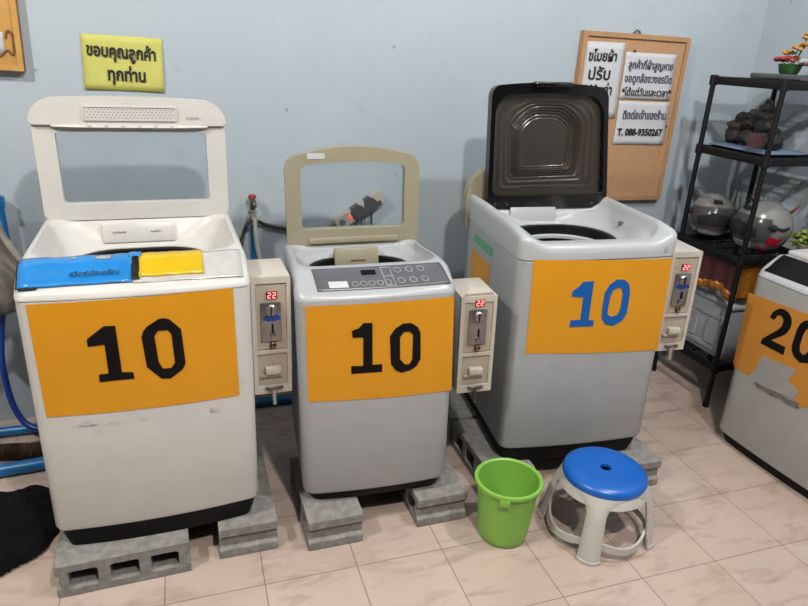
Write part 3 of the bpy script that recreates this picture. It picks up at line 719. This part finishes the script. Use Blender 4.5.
# grey drain fitting that peeps out behind the bucket
df = MB().tube([(1.035, .155, .012), (1.035, .150, .06), (1.03, .142, .105), (1.03, .150, .135)], .016, 12, 3)
df.ball((1.03, .145, .120), .022, (1, 1, 1), 14)
tag(df.build('drain_fitting', 'greyhose'), 'small grey pipe fitting standing between the green bucket and the stool', 'pipe fitting')

# ------------------------------------------------------------------ bucket and stool
bk = thing('bucket', 'green plastic bucket standing on the tiles beside the stool', 'bucket', (.840, .022, 0))
HB = .232
def br_(z): return .086 + (.108 - .086) * (z / HB)
prof = [(.001, .001), (.080, .001), (.086, .008)] + [(br_(z), z) for z in (.03, .08, .14, .19, .219)] + [(.110, .222), (.117, .224), (.1195, .231), (.117, .238), (.110, .240), (.1045, .236)] + [(br_(z) - .003, z) for z in (.2, .12, .05)] + [(.081, .010), (.001, .008)]
MB().lathe(prof, 56, cap0=False, cap1=False).build('tub', 'green', bk)
for a in (238, 58):
    ca, sa = cos(radians(a)), sin(radians(a))
    MB().box((ca * .113, sa * .113, .214), (.016, .036, .030), .005, rot=Matrix.Rotation(radians(a), 3, 'Z')).build('handle_lug', 'green', bk)

st = thing('stool', 'low round plastic stool with a blue seat and white legs', 'stool', (1.180, -.045, 0), (0, 0, radians(5)))
st.scale = (1.15, 1.15, 1.03)
HS = .262
MB().lathe([(.016, HS - .012), (.017, HS - .002), (.03, HS + .001), (.085, HS), (.112, HS - .004), (.124, HS - .014), (.127, HS - .028), (.124, HS - .036), (.1, HS - .038), (.016, HS - .036)], 56, cap0=False, cap1=False).build('seat', 'stoolblue', st)
MB().lathe([(.016, HS - .02), (.005, HS - .02)], 24, cap0=True, cap1=True).build('seat_hole', 'black', st)
MB().lathe([(.122, HS - .034), (.128, HS - .045), (.134, HS - .068), (.131, HS - .068), (.122, HS - .045), (.116, HS - .036)], 56, cap0=False, cap1=False).build('apron', 'stoolwhite', st)
for k in range(4):
    a0 = radians(45 + 90 * k)
    def legring(z, rad, wa, th):
        pts = []
        n = 12
        for i in range(n + 1):
            a = a0 + wa * (2 * i / n - 1); bul = th * (1 - (2 * i / n - 1) ** 2)
            pts.append(((rad + bul) * cos(a), (rad + bul) * sin(a), z))
        for i in range(n, -1, -1):
            a = a0 + wa * (2 * i / n - 1) * .9; bul = th * (1 - (2 * i / n - 1) ** 2)
            pts.append(((rad + bul - .006) * cos(a), (rad + bul - .006) * sin(a), z))
        return pts
    L_ = MB().loft([legring(0, .166, .215, .014), legring(.014, .166, .215, .014), legring(.0145, .163, .205, .014), legring(.10, .150, .20, .014), legring(.17, .138, .21, .012), legring(.195, .133, .26, .008), legring(.212, .130, .42, .004), legring(.228, .126, .62, .002)], True, True, True)
    L_.build('leg', 'stoolwhite', st)
# stretcher ring running between the legs
def srt(a): return .152 + .004 * cos(4 * a)
R = []
for r_, z in ((0, .040), (0, .066), (-.007, .066), (-.007, .040)):
    R.append([((srt(2 * pi * k / 64) + r_) * cos(2 * pi * k / 64), (srt(2 * pi * k / 64) + r_) * sin(2 * pi * k / 64), z + .010 * cos(4 * (2 * pi * k / 64) + pi)) for k in range(64)])
MB().loft(R + [R[0]]).build('stretcher', 'stoolwhite', st)

# ------------------------------------------------------------------ pipes and hoses
tag(MB().tube([(-1.6, 1.10, .024), (-.4, 1.10, .024), (.60, 1.10, .024)], .021, 14).build('water_pipe', 'bluepipe'), 'long blue water pipe lying on the floor along the back wall', 'pipe')
tag(MB().tube([(-1.6, .79, .027), (-.9, .805, .027), (-.64, .835, .027)], .026, 14, 4).build('water_pipe', 'bluepipe'), 'short blue pipe on the floor between corrugated hose and black cloth', 'pipe')
P = [(-1.5, .90, .034), (-1.1, .935, .034), (-.92, .925, .034), (-.84, .915, .034), (-.74, .94, .034), (-.62, .98, .06)]
tag(MB().tube(P, lambda t: .029 + .005 * sin(t * 2 * pi * 60), 12, 90).build('drain_hose', 'brownhose'), 'brown corrugated drain hose on the floor behind the white machine', 'hose')
tag(MB().tube([(-.868, 1.09, .57), (-.884, 1.09, .50), (-.900, 1.08, .38), (-.902, 1.08, .27), (-.886, 1.06, .16), (-.842, 1.03, .085), (-.77, 1.0, .07), (-.69, .96, .10)], .0125, 10, 5).build('water_hose', 'bluehose'), 'thin dark blue hose hanging down the wall beside the white machine', 'hose')
tag(MB().tube([(-.735, .90, .06), (-.725, .90, .14), (-.69, .89, .22), (-.64, .87, .30)], .012, 10, 5).build('water_hose', 'bluehose'), 'short dark blue hose rising behind the white machine', 'hose')
fp = thing('wall_pipe', 'blue water pipe with a tap on the wall above the grey sheet', 'pipe', (-.845, 1.16, .60))
MB().tube([(0, .03, -.02), (0, .03, .36)], .022, 14).build('pipe', 'bluepipe', fp)
MB().tube([(0, .03, .36), (.003, .03, .40)], .026, 14).build('pipe_socket', 'bluepipe', fp)
MB().tube([(.003, .03, .40), (.0, .0, .415), (.0, -.03, .405)], .016, 12, 3).build('tap_body', 'chromed', fp)
MB().tube([(-.02, -.005, .428), (.02, -.005, .428)], .008, 8).build('tap_handle', 'redvalve', fp)
def sheet_f(u, v):
    z = .955 - .36 * v
    xr = -.822 + .115 * smooth(0, .75, v) - .05 * smooth(.8, 1, v); xl = -1.15
    x = xl + (xr - xl) * u
    return (x * .965, 1.00 + .022 * sin(u * 23 + v * 3) + .012 * sin(u * 47 - v * 5) - .05 * v * (1 - v), z - .03 * (1 - u))
tag(MB().grid(sheet_f, 60, 24).build('plastic_sheet', 'sheet', mod=solid(.003), smooth=80), 'crumpled grey plastic sheet hanging on the wall beside the white machine', 'sheet')
ck = thing('hose_clamp', 'dark metal hose clamp below the grey sheet on the wall', 'clamp', (-.868, 1.09, .575))
MB().tube([(0, 0, -.015), (0, 0, .03)], .020, 14).build('band', 'blackhose', ck); MB().box((.018, -.012, .008), (.018, .014, .014), .003).build('screw', 'chromed', ck)

tp = thing('water_tap', 'wall tap with a red handle above a blue pipe', 'tap', (.115, 1.185, .62))
MB().tube([(0, 0, -.6), (0, 0, .24)], .015, 14).build('riser_pipe', 'bluepipe', tp)
MB().lathe([(.017, .24), (.020, .245), (.020, .262), (.016, .266), (.016, .285), (.020, .288), (.020, .300), (.012, .306)], 20).build('union', 'greyhose', tp)
MB().tube([(0, 0, .30), (0, -.004, .345)], .012, 12).build('tap_body', 'chromed', tp)
MB().tube([(0, .05, .345), (0, -.04, .345), (0, -.052, .325)], .012, 12, 3).build('spout', 'chromed', tp)
MB().lathe([(.007, .350), (.012, .352), (.017, .356), (.017, .366), (.010, .370)], 18).build('tap_handle', 'redvalve', tp)
tag(MB().tube([(.118, 1.155, .885), (.120, 1.13, .80), (.132, 1.13, .72), (.142, 1.12, .64), (.150, 1.08, .54), (.13, 1.0, .45)], .010, 10, 5).build('inlet_hose', 'greyhose'), 'pale grey inlet hose hanging from the tap with the red handle', 'hose')
tag(MB().tube([(.108, 1.17, .885), (.085, 1.16, .865), (.064, 1.15, .81), (.050, 1.12, .745), (.03, 1.08, .66), (0, 1.0, .60)], .0085, 10, 5).build('inlet_hose', 'blackhose'), 'black inlet hose from the tap towards the white machine', 'hose')
tag(MB().tube([(.125, 1.195, .878), (.16, 1.22, .852), (.21, 1.225, .835), (.27, 1.226, .823), (.34, 1.226, .812), (.42, 1.226, .812), (.49, 1.215, .832)], .0075, 10, 5).build('mains_cable', 'blackhose'), 'dark cable running along the wall from the tap to the power strip', 'cable')

# power strip fixed at a slant
ang = math.atan2(.965 - .846, .69 - .505)
ps = thing('power_strip', 'aged white power strip with black tape, slanting on the wall', 'power strip', (.597, 1.235, .905), (0, -ang, 0))
LS = .255
MB().prism(rrect(-LS / 2, LS / 2, -.028, .028, .016, 6), [], -.042, 0).build('case', 'strip', ps, bevel=.006)
for a, b in ((-.045, .012), (.028, .075)):
    MB().prism([(a, -.029), (b, -.031), (b + .012, -.005), (b + .004, .016), (b - .008, .030), (a + .008, .029), (a - .006, .006)], [], -.0445, -.003).build('tape_band', 'striptape', ps, bevel=.002)
MB().prism([(-.05, -.030), (.10, -.031), (.106, -.012), (.07, -.006), (.02, -.012), (-.03, -.014)], [], -.0446, -.001).build('tape_band', 'striptape', ps, bevel=.002)
MB().prism(arcpts(-.10, 0, .015, 0, 345, 15), [], -.044, -.040).build('socket', 'socket', ps)
MB().box((-.055, -.044, 0.000), (.013, .008, .018), .003).build('rocker_switch', 'redlamp', ps)
for i, (x, l) in enumerate(((.579, .20), (.603, .20), (.650, .20))):
    tag(MB().tube([(x, 1.20, .878 + .016 * i), (x + .003, 1.205, .80), (x + .004, 1.220, .55), (x - .02, 1.20, .2), (x - .02, 1.18, .008)], .0038 + (.001 if i == 2 else 0), 8, 4).build('plug_cable', 'blackhose'),
        ['thin dark cable hanging from the power strip, by its lit switch', 'middle of the cables hanging from the power strip', 'black cable hanging from the upper half of the power strip'][i], 'cable', 'cables hanging from the power strip')

# black cloth heap
def heap(u, v):
    x = -1.12 + .52 * u; y = .20 + .54 * v
    dx, dy = (x + .87) / .255, (y - .475) / .245
    r = math.sqrt(dx * dx + dy * dy) + .16 * noise.noise(Vector((x * 9, y * 9, 0))) + .22 * noise.noise(Vector((x * 4 + 7, y * 4, 2)))
    r = max(0.0, r); e = max(0, 1 - r ** 2.2)
    h = .062 * e ** .55 if e > 0 else -.03
    if e > 0: h += .020 * noise.noise(Vector((x * 16, y * 16, 3))) * min(1, e * 3) + .010 * abs(noise.noise(Vector((x * 40, y * 40, 5)))) * min(1, e * 3)
    return (x, y, max(h, -.02) + .003)
hm = MB().grid(heap, 150, 150)
bmesh.ops.delete(hm.bm, geom=[v for v in hm.bm.verts if v.co.z < .002], context='VERTS')
tag(hm.build('cloth', 'cloth', smooth=80), 'crumpled black cloth lying on the floor beside the white machine', 'cloth')

# ------------------------------------------------------------------ things on the back wall
yp = thing('paper_sign', 'yellow paper sign with handwritten Thai words above the white lid', 'sign', (-.345, 1.2385, 1.495), (0, radians(.9), 0))
MB().grid(lambda u, v: (-.143 + .286 * u + .004 * (v - .5), -.001 - .0035 * abs(u - .5) ** 2 * 4 - .001 * sin(v * 5), -.1 + .2 * v), 14, 8).build('sheet', 'yellowpaper', yp, mod=solid(.0008))
text('lettering', 'ขอบคุณลูกค้า', .060, 'ink', yp, (-.128, -.006, .026), (pi / 2, radians(2), 0), bold=.0020, sx=.76)
text('lettering', 'ทุกท่าน', .062, 'ink', yp, (-.062, -.006, -.060), (pi / 2, radians(1), 0), bold=.0022, sx=.80)

cb = thing('corkboard', 'cork notice board in a wooden frame holding three white notices', 'notice board', (1.945, 1.205, 1.318), (0, radians(.35), 0))
BWd, BHt = .602, .80
MB().box((0, .012, 0), (BWd - .03, .012, BHt - .03)).build('cork_panel', 'cork', cb)
MB().prism(rrect(-BWd / 2, BWd / 2, -BHt / 2, BHt / 2, .004, 2), [rrect(-BWd / 2 + .022, BWd / 2 - .022, -BHt / 2 + .022, BHt / 2 - .022, .002, 2)], -.004, .034).build('frame', 'corkframe', cb, bevel=.004)
MB().tube([(-.02, .02, BHt / 2 + .004), (-.005, .018, BHt / 2 + .016), (.012, .02, BHt / 2 + .012), (.02, .024, BHt / 2 + .002)], .004, 8, 3).build('hanger', 'chromed', cb)
pn = MB()
for x, z in ((-.285, .13), (-.01, .325), (.255, -.02)): pn.ball((x, .0, z), .006, (1, 1, 1), 10)
pn.build('pin', 'brass', cb)
def notice(label, x0, z0, x1, z1, lines, tilt):
    cx, cz = (x0 + x1) / 2, (z0 + z1) / 2; w, h = abs(x1 - x0), abs(z1 - z0)
    t = thing('notice', label, 'notice', (cx, 1.2075, cz), (0, radians(tilt), 0), 'white notices pinned to the corkboard')
    MB().grid(lambda u, v: (-w / 2 + w * u, .001 - .003 * (u * (1 - v)) - .002 * sin(v * 4) * (1 - u), -h / 2 + h * v), 10, 10).build('sheet', 'paper', t, mod=solid(.0008))
    for body_, size, dx, dz, m_, bold, sx in lines:
        text('lettering', body_, size, m_, t, (-w / 2 + dx, -.0045, -h / 2 + dz), bold=bold, sx=sx)
    return t
notice('white notice threatening a fine, partly behind the smoked lid', 1.668, 1.675, 1.882, 1.33, [('ขโมยผ้า', .062, .018, .262, 'ink', .0012, .82), ('ปรับ', .076, .026, .178, 'ink', .0012, 1.0), ('100 เท่า', .066, .012, .108, 'ink', .0014, .80)], -.5)
notice('white notice for customers with three handwritten lines, above another', 1.893, 1.637, 2.188, 1.422, [('ลูกค้าที่ผ้าสูญหาย', .050, .020, .142, 'greyink', .0010, .76), ('ขอดูกล้องวงจรปิด', .050, .010, .080, 'greyink', .0010, .76), ('*ได้แต่วันและเวลา*', .046, .006, .018, 'ink', .0008, .86)], .2)
notice('white notice with a phone number, lowest on the corkboard', 1.897, 1.412, 2.200, 1.203, [('ติดต่อเจ้าของร้าน', .054, .028, .126, 'greyink', .0010, .71), ('T. 088-9350267', .046, .014, .046, 'ink', .0018, .90)], .2)

wb = thing('wall_board', 'yellow wooden board with brown painted marks, at the top corner', 'board', (-.80, 1.205, 1.72), (0, radians(1.6), 0))
MB().box((0, .012, 0), (.25, .025, .52), .002).build('panel', 'plywood', wb)
MB().prism(rrect(-.125, .125, -.26, .26, .003, 2), [rrect(-.106, .106, -.241, .241, .002, 2)], -.008, .03).build('frame', 'plywood', wb, bevel=.003)
MB().grid(lambda u, v: (-.02 + .09 * u, -.002, -.205 + .075 * v), 3, 3).build('paper_scrap', 'paper', wb, mod=solid(.001))
MB().tube([(.078, -.002, -.15), (.086, -.003, -.125), (.1, -.003, -.135), (.1, -.003, -.18), (.094, -.003, -.205), (.078, -.002, -.19), (.05, -.002, -.214), (.0, -.002, -.212)], .004, 8, 5).build('painted_mark', 'brownink', wb)
MB().prism([(-.02, -.06), (.04, -.065), (.045, 0), (.03, .03), (.036, .06), (.0, .09), (-.02, .05)], [], -.0025, 0).build('painted_mark', 'brownink', wb)

# ------------------------------------------------------------------ shelf rack in the corner
SX0, SX1, SY0, SY1 = 2.250, 2.632, .594, .998
rk = thing('shelf_rack', 'black plastic four-tier shelf rack standing in the corner', 'shelf', (2.44, .80, 0))
def rx(x, y, z): return (x - 2.44, y - .80, z)
for x in (SX0, SX1):
    for y in (SY0, SY1):
        p = MB()
        prof = [(.015, 0), (.015, .02)]
        for z0, z1 in ((.02, .19), (.235, .745), (.79, 1.195), (1.235, 1.51)): prof += [(.012, z0 + .005), (.012, z1 - .005)]
        prof += [(.012, 1.512), (.017, 1.515), (.017, 1.552), (.012, 1.556)]
        p.lathe(prof, 14, rx(x, y, 0)); p.build('post', 'shelf', rk)
for z in (.213, .760, 1.215, 1.532):
    s = MB()
    for y in (SY0, SY1): s.box(rx((SX0 + SX1) / 2, y, z), (SX1 - SX0, .022, .036), .004)
    for x in (SX0, SX1): s.box(rx(x, (SY0 + SY1) / 2, z), (.022, SY1 - SY0, .036), .004)
    for x in (SX0, SX1):
        for y in (SY0, SY1): s.lathe([(.019, z - .022), (.019, z + .022)], 14, rx(x, y, 0))
    for k in range(1, 14): s.box(rx(SX0 + (SX1 - SX0) * k / 14, (SY0 + SY1) / 2, z + .006), (.0045, SY1 - SY0 - .01, .005))
    for k in range(1, 4): s.box(rx((SX0 + SX1) / 2, SY0 + (SY1 - SY0) * k / 4, z + .002), (SX1 - SX0 - .01, .006, .006))
    s.build('shelf', 'shelf', rk)

# top tier: tray with a potted flower
tag(MB().prism(rrect(-.11, .13, 0, .022, .006, 3), [], -.14, .14).build('tray', 'tray', loc=(2.50, .79, 1.552), bevel=.003), 'grey tray under the green flower pot on the top tier', 'tray')
fpot = thing('potted_flowers', 'green pot of orange, red and white artificial flowers on the top tier', 'flowers', (2.46, .785, 1.575))
MB().lathe([(.035, 0), (.042, .012), (.047, .03), (.050, .042), (.046, .044), (.042, .036), (.001, .034)], 28).build('pot', 'pot', fpot)
stems = MB(); fo_ = {'flower_o': MB(), 'flower_r': MB(), 'flower_w': MB()}
rnd = random.Random(3)
def blossom(mb, c, r):
    for k in range(5):
        a = 2 * pi * k / 5 + rnd.random()
        mb.ball((c[0] + r * .7 * cos(a), c[1] + r * .7 * sin(a), c[2] + r * .2 * rnd.uniform(-1, 1)), r * .62, (1, 1, .6), 8, Matrix.Rotation(rnd.uniform(-.6, .6), 3, 'X'))
    mb.ball(c, r * .4, (1, 1, 1), 8)
for dx, dy, dz, col, r in ((-.02, .035, .06, 'flower_r', .026), (.012, .01, .066, 'flower_r', .026), (-.005, .02, .092, 'flower_o', .022), (0, -.02, .11, 'flower_o', .022), (.01, -.04, .125, 'flower_o', .018), (.02, -.035, .155, 'flower_o', .017), (.015, -.04, .17, 'flower_o', .013), (.0, -.075, .055, 'flower_w', .026), (.03, -.095, .06, 'flower_w', .028), (.01, -.11, .045, 'flower_r', .026), (.05, -.08, .085, 'flower_w', .02)):
    blossom(fo_[col], (dx, dy, dz), r)
    stems.tube([(dx * .2, dy * .2, .035), (dx * .7, dy * .7, .035 + (dz - .035) * .5), (dx, dy, dz)], .0022, 6, 3)
stems.build('stems', 'leafd', fpot)
fo_['flower_o'].build('orange_blossoms', 'flower_o', fpot); fo_['flower_r'].build('red_blossoms', 'flower_r', fpot); fo_['flower_w'].build('white_blossoms', 'flower_w', fpot)

# second tier: dark stone ornament on a blue mat, and an acrylic card stand
tag(MB().box((2.43, .83, 1.240), (.26, .36, .004), .001).build('mat', 'paleblue'), 'pale blue mat under the dark stone ornament on the shelf', 'mat')
so = thing('stone_ornament', 'dark ornament of piled stones stepping up on the second tier', 'ornament', (2.44, .865, 1.2440))
so.scale = (.82, .80, .96)
rnd = random.Random(11)
for (dx, dy, z, r, sc, m_) in ((0, .155, .040, .062, (1.0, .95, .68), 'stone'), (-.005, .04, .042, .062, (1, 1, .7), 'stone'), (0, -.07, .042, .060, (1, 1, .7), 'stone'), (.0, -.145, .038, .050, (1, .8, .76), 'stone'),
                               (0, .145, .088, .058, (.95, 1, .5), 'stonel'), (.01, .13, .122, .044, (1, 1, .8), 'stone'), (0, .04, .105, .056, (1, 1, .6), 'stone'), (.01, .055, .140, .036, (1, 1, .9), 'stonel'), (0, -.05, .105, .062, (1, 1, .62), 'stone'),
                               (.0, -.035, .150, .056, (1, 1, .5), 'stonel'), (0, -.035, .180, .044, (1, .95, .66), 'stone'), (.0, -.045, .208, .026, (1, 1, .8), 'stonel'), (0, -.125, .075, .034, (1, 1, .8), 'stone')):
    mb = MB().ball((dx, dy, z), r, sc, 18, Matrix.Rotation(rnd.uniform(-.3, .3), 3, 'X'), jit=.35); mb.build('stone', m_, so, smooth=50)
ac = thing('card_stand', 'small clear acrylic stand with a red picture, before the stone ornament', 'card stand', (2.300, .718, 1.236), (0, 0, radians(-62)))
MB().box((0, 0, .045), (.082, .006, .088), .001).build('acrylic_plate', 'acryl', ac)
MB().box((0, .002, .054), (.062, .003, .058)).build('picture', 'framered', ac)
MB().box((0, .014, .003), (.082, .034, .005), .001).build('foot', 'acryl', ac)

# third tier: helmets and plants
def helmet(label, loc, rz, s, prints):
    t = thing('helmet', label, 'helmet', loc, (0, 0, rz), 'motorcycle helmets on the third tier')
    def pt(th, ph, k=1.0):   # th = turn from the front, ph = height angle
        x = .118 * cos(ph) * sin(th); y = -.138 * cos(ph) * cos(th); z = .125 * sin(ph)
        if ph < 0: x *= 1 - .12 * (ph / -.9); y *= 1 - .08 * (ph / -.9)
        return Vector((x * s * k, y * s * k, (z + .108) * s * (k if ph > 0 else 1)))
    n = 40; PH = [-.82, -.6, -.35, -.1, .1, .3, .55, .8, 1.05, 1.3, 1.5]
    MB().loft([[pt(2 * pi * k / n, p) for k in range(n)] for p in PH], True, True, True).build('shell', 'helm', t, smooth=60)
    MB().grid(lambda u, v: pt(-.80 + 1.6 * u, -.22 + (.58 - .25 * abs(2 * u - 1)) * v, 1.012), 24, 10).build('eye_opening', 'helmdark', t)
    MB().grid(lambda u, v: pt(-1.22 + 2.44 * u, -.36 + .92 * v - .10 * abs(2 * u - 1) * v, 1.045), 28, 12).build('visor', 'visor', t, mod=solid(.003))
    for sg in (-1, 1):
        c = pt(sg * 1.28, .18, 1.03); MB().ball(c, .016 * s, (1, 1, 1), 12).build('visor_pivot', 'helmdark', t)
    MB().loft([[pt(2 * pi * k / n, p, q_) for k in range(n)] for p, q_ in ((-.86, .97), (-.86, 1.02), (-.76, 1.03), (-.76, .99))]).build('rim', 'helmdark', t)
    MB().grid(lambda u, v: pt(-.25 + .5 * u, .72 + .16 * v, 1.03), 8, 4).build('vent', 'helmdark', t, mod=solid(.006))
    for th, ph, a, b, m_, nm in prints:
        MB().grid(lambda u, v: pt(th - a + 2 * a * u, ph - b + 2 * b * v + .04 * sin(u * 7), 1.05 if nm == 'on_visor' else 1.012), 8, 6).build('print', m_, t)
    return t
helmet('plain grey helmet with a smoked visor by the wall on the third tier', (2.385, .965, .778), radians(-35), .95, [(.0, -.58, .8, .10, 'sticker_pale', 's')])
helmet('silver helmet with red and pale prints behind the shelf post', (2.425, .690, .780), radians(-95), 1.04, [(.25, -.52, .42, .17, 'sticker_pale', 's'), (1.45, -.34, .26, .18, 'sticker_red', 's'), (1.5, .16, .42, .06, 'helmdark', 's'), (1.1, -.68, .2, .06, 'sticker_red', 's')])
def blades(name, label, loc, specs, m_):
    t = thing(name, label, 'plant', loc)
    MB().lathe([(.03, 0), (.036, .05), (.033, .055), (.001, .05)], 18).build('pot', 'helmdark', t)
    for dx, dy, h, lean, w in specs:
        def f(u, v):
            x = dx * (.3 + v) + lean * v * v; wd = w * (1 - v ** 2) * .5 + .0006
            return (x + (u * 2 - 1) * wd * .6, dy * (.4 + v) + (u * 2 - 1) * wd, .05 + h * v)
        MB().grid(f, 2, 10).build('leaf', m_, t, mod=solid(.0012), smooth=80)
    return t
blades('potted_plant', 'dark green upright leaves sprouting behind the plain helmet', (2.57, 1.03, .79), [(0, .03, .195, .0, .030), (.006, .0, .21, .01, .032), (-.01, .05, .17, 0, .026), (.02, -.05, .14, .01, .012), (.0, -.10, .15, .02, .01)], 'leafd')
blades('dried_leaves', 'orange brown dried leaves standing between the two helmets', (2.59, .84, .79), [(-.03, .04, .17, -.02, .11), (.0, .02, .155, .0, .09), (0, 0, .16, 0, .10), (0, -.03, .155, 0, .09), (.0, -.13, .165, .01, .07)], 'dryleaf')
lp = thing('leafy_plant', 'lime green bushy plant at the end of the helmet tier', 'plant', (2.545, .53, .80))
MB().lathe([(.03, -.012), (.042, .05), (.038, .052), (.001, .045)], 18).build('pot', 'sheet', lp)
rnd = random.Random(5)
lf = MB()
for k in range(60):
    a = rnd.uniform(0, 2 * pi); rr = rnd.uniform(.01, .075); z = rnd.uniform(.05, .12) - rr * .3
    lf.ball((rr * cos(a) * .7, rr * sin(a), z), rnd.uniform(.010, .018), (1, 1, .25), 6, Euler((rnd.uniform(-1, 1), rnd.uniform(-1, 1), a)).to_matrix())
lf.build('leaves', 'leafl', lp)

# maroon cloth hanging under the helmet tier
def drape(u, v):
    y = .985 - .37 * u; z = .752 - .175 * v
    return (2.275 + .008 * sin(u * 26) * (.3 + v) - .01 * v, y, z + .012 * sin(u * 11) * v)
dc = thing('hanging_cloth', 'maroon cloth with gold trim hanging under the helmet tier', 'cloth', (0, 0, 0))
MB().grid(drape, 40, 12).build('cloth', 'cloth_red', dc, mod=solid(.003), smooth=80)
MB().grid(lambda u, v: tuple(Vector(drape(u, .80 + .22 * v)) + Vector((-.0045, 0, .004 * sin(u * 90)))), 60, 3).build('gold_trim', 'gold', dc, mod=solid(.002), smooth=80)
def drape2(u, v):
    x = 2.29 + .33 * u; z = .752 - .20 * v
    return (x, .612 + .008 * sin(u * 26) * (.3 + v), z + .01 * sin(u * 9) * v)
MB().grid(drape2, 30, 12).build('gold_side', 'gold', dc, mod=solid(.003), smooth=80)

# lowest tier: drawer cabinet and bottle
cbn = thing('drawer_cabinet', 'white plastic drawer cabinet on the lowest tier', 'cabinet', (2.455, .79, .232))
MB().box((0, 0, .135), (.30, .34, .27), .012, 3).build('body', 'cab', cbn)
MB().box((0, 0, .282), (.315, .355, .028), .010, 3).build('top', 'cab', cbn)
MB().prism(rrect(-.125, .125, .03, .215, .01, 4), [rrect(-.105, .105, .05, .195, .008, 4)], -.006, .004).build('side_panel', 'cab', cbn, (-.150, 0, 0), (0, 0, radians(-90)), bevel=.002)
for s in (-1, 1):
    MB().prism(rrect(.08 * s - .045, .08 * s + .045, .06, .185, .006, 4), [], -.008, .002).build('door', 'cab', cbn, (-.150, 0, 0), (0, 0, radians(-90)), bevel=.003)
bt = thing('bottle', 'small white bottle with a mauve label hanging under the coin box by the shelf', 'bottle', (1.672, .315, .468))
MB().lathe([(.018, .0), (.026, .004), (.028, .012), (.028, .062), (.024, .074), (.012, .082), (.011, .087)], 24).build('body', 'cab', bt)
MB().lathe([(.013, .082), (.013, .094), (.011, .096)], 18).build('cap', 'cab', bt)
MB().grid(lambda u, v: (.0288 * cos(radians(200 + 110 * u)), .0288 * sin(radians(200 + 110 * u)), .020 + .036 * v), 12, 3).build('label', 'pink', bt)
MB().tube([(0, 0, .09), (-.01, 0, .12), (-.02, -.01, .15)], .003, 8, 3).build('loop', 'greyhose', bt)

# ------------------------------------------------------------------ lights
def lamp(name, loc, energy, col, r):
    l = bpy.data.lights.new(name, 'POINT'); l.energy = energy; l.color = col; l.shadow_soft_size = r
    o = bpy.data.objects.new(name, l); C.objects.link(o); o.location = loc
lamp('shop_lamp', (.42, -1.95, 3.3), 300, (1.0, .94, .87), .06)
lamp('lamp_by_the_shelf', (1.65, -.70, 3.2), 150, (.96, .98, 1.0), .05)
lamp('lamp_by_the_wall_board', (-1.75, -.70, 3.2), 245, (1.0, .97, .92), .05)
w = bpy.data.worlds.new('world'); SC.world = w; w.use_nodes = True
w.node_tree.nodes['Background'].inputs[0].default_value = (.80, .88, 1.0, 1); w.node_tree.nodes['Background'].inputs[1].default_value = .015
SC.view_settings.view_transform = 'Standard'; SC.view_settings.look = 'None'
SC.view_settings.exposure = 0.0; SC.view_settings.gamma = 1.0; SC.view_settings.use_curve_mapping = False
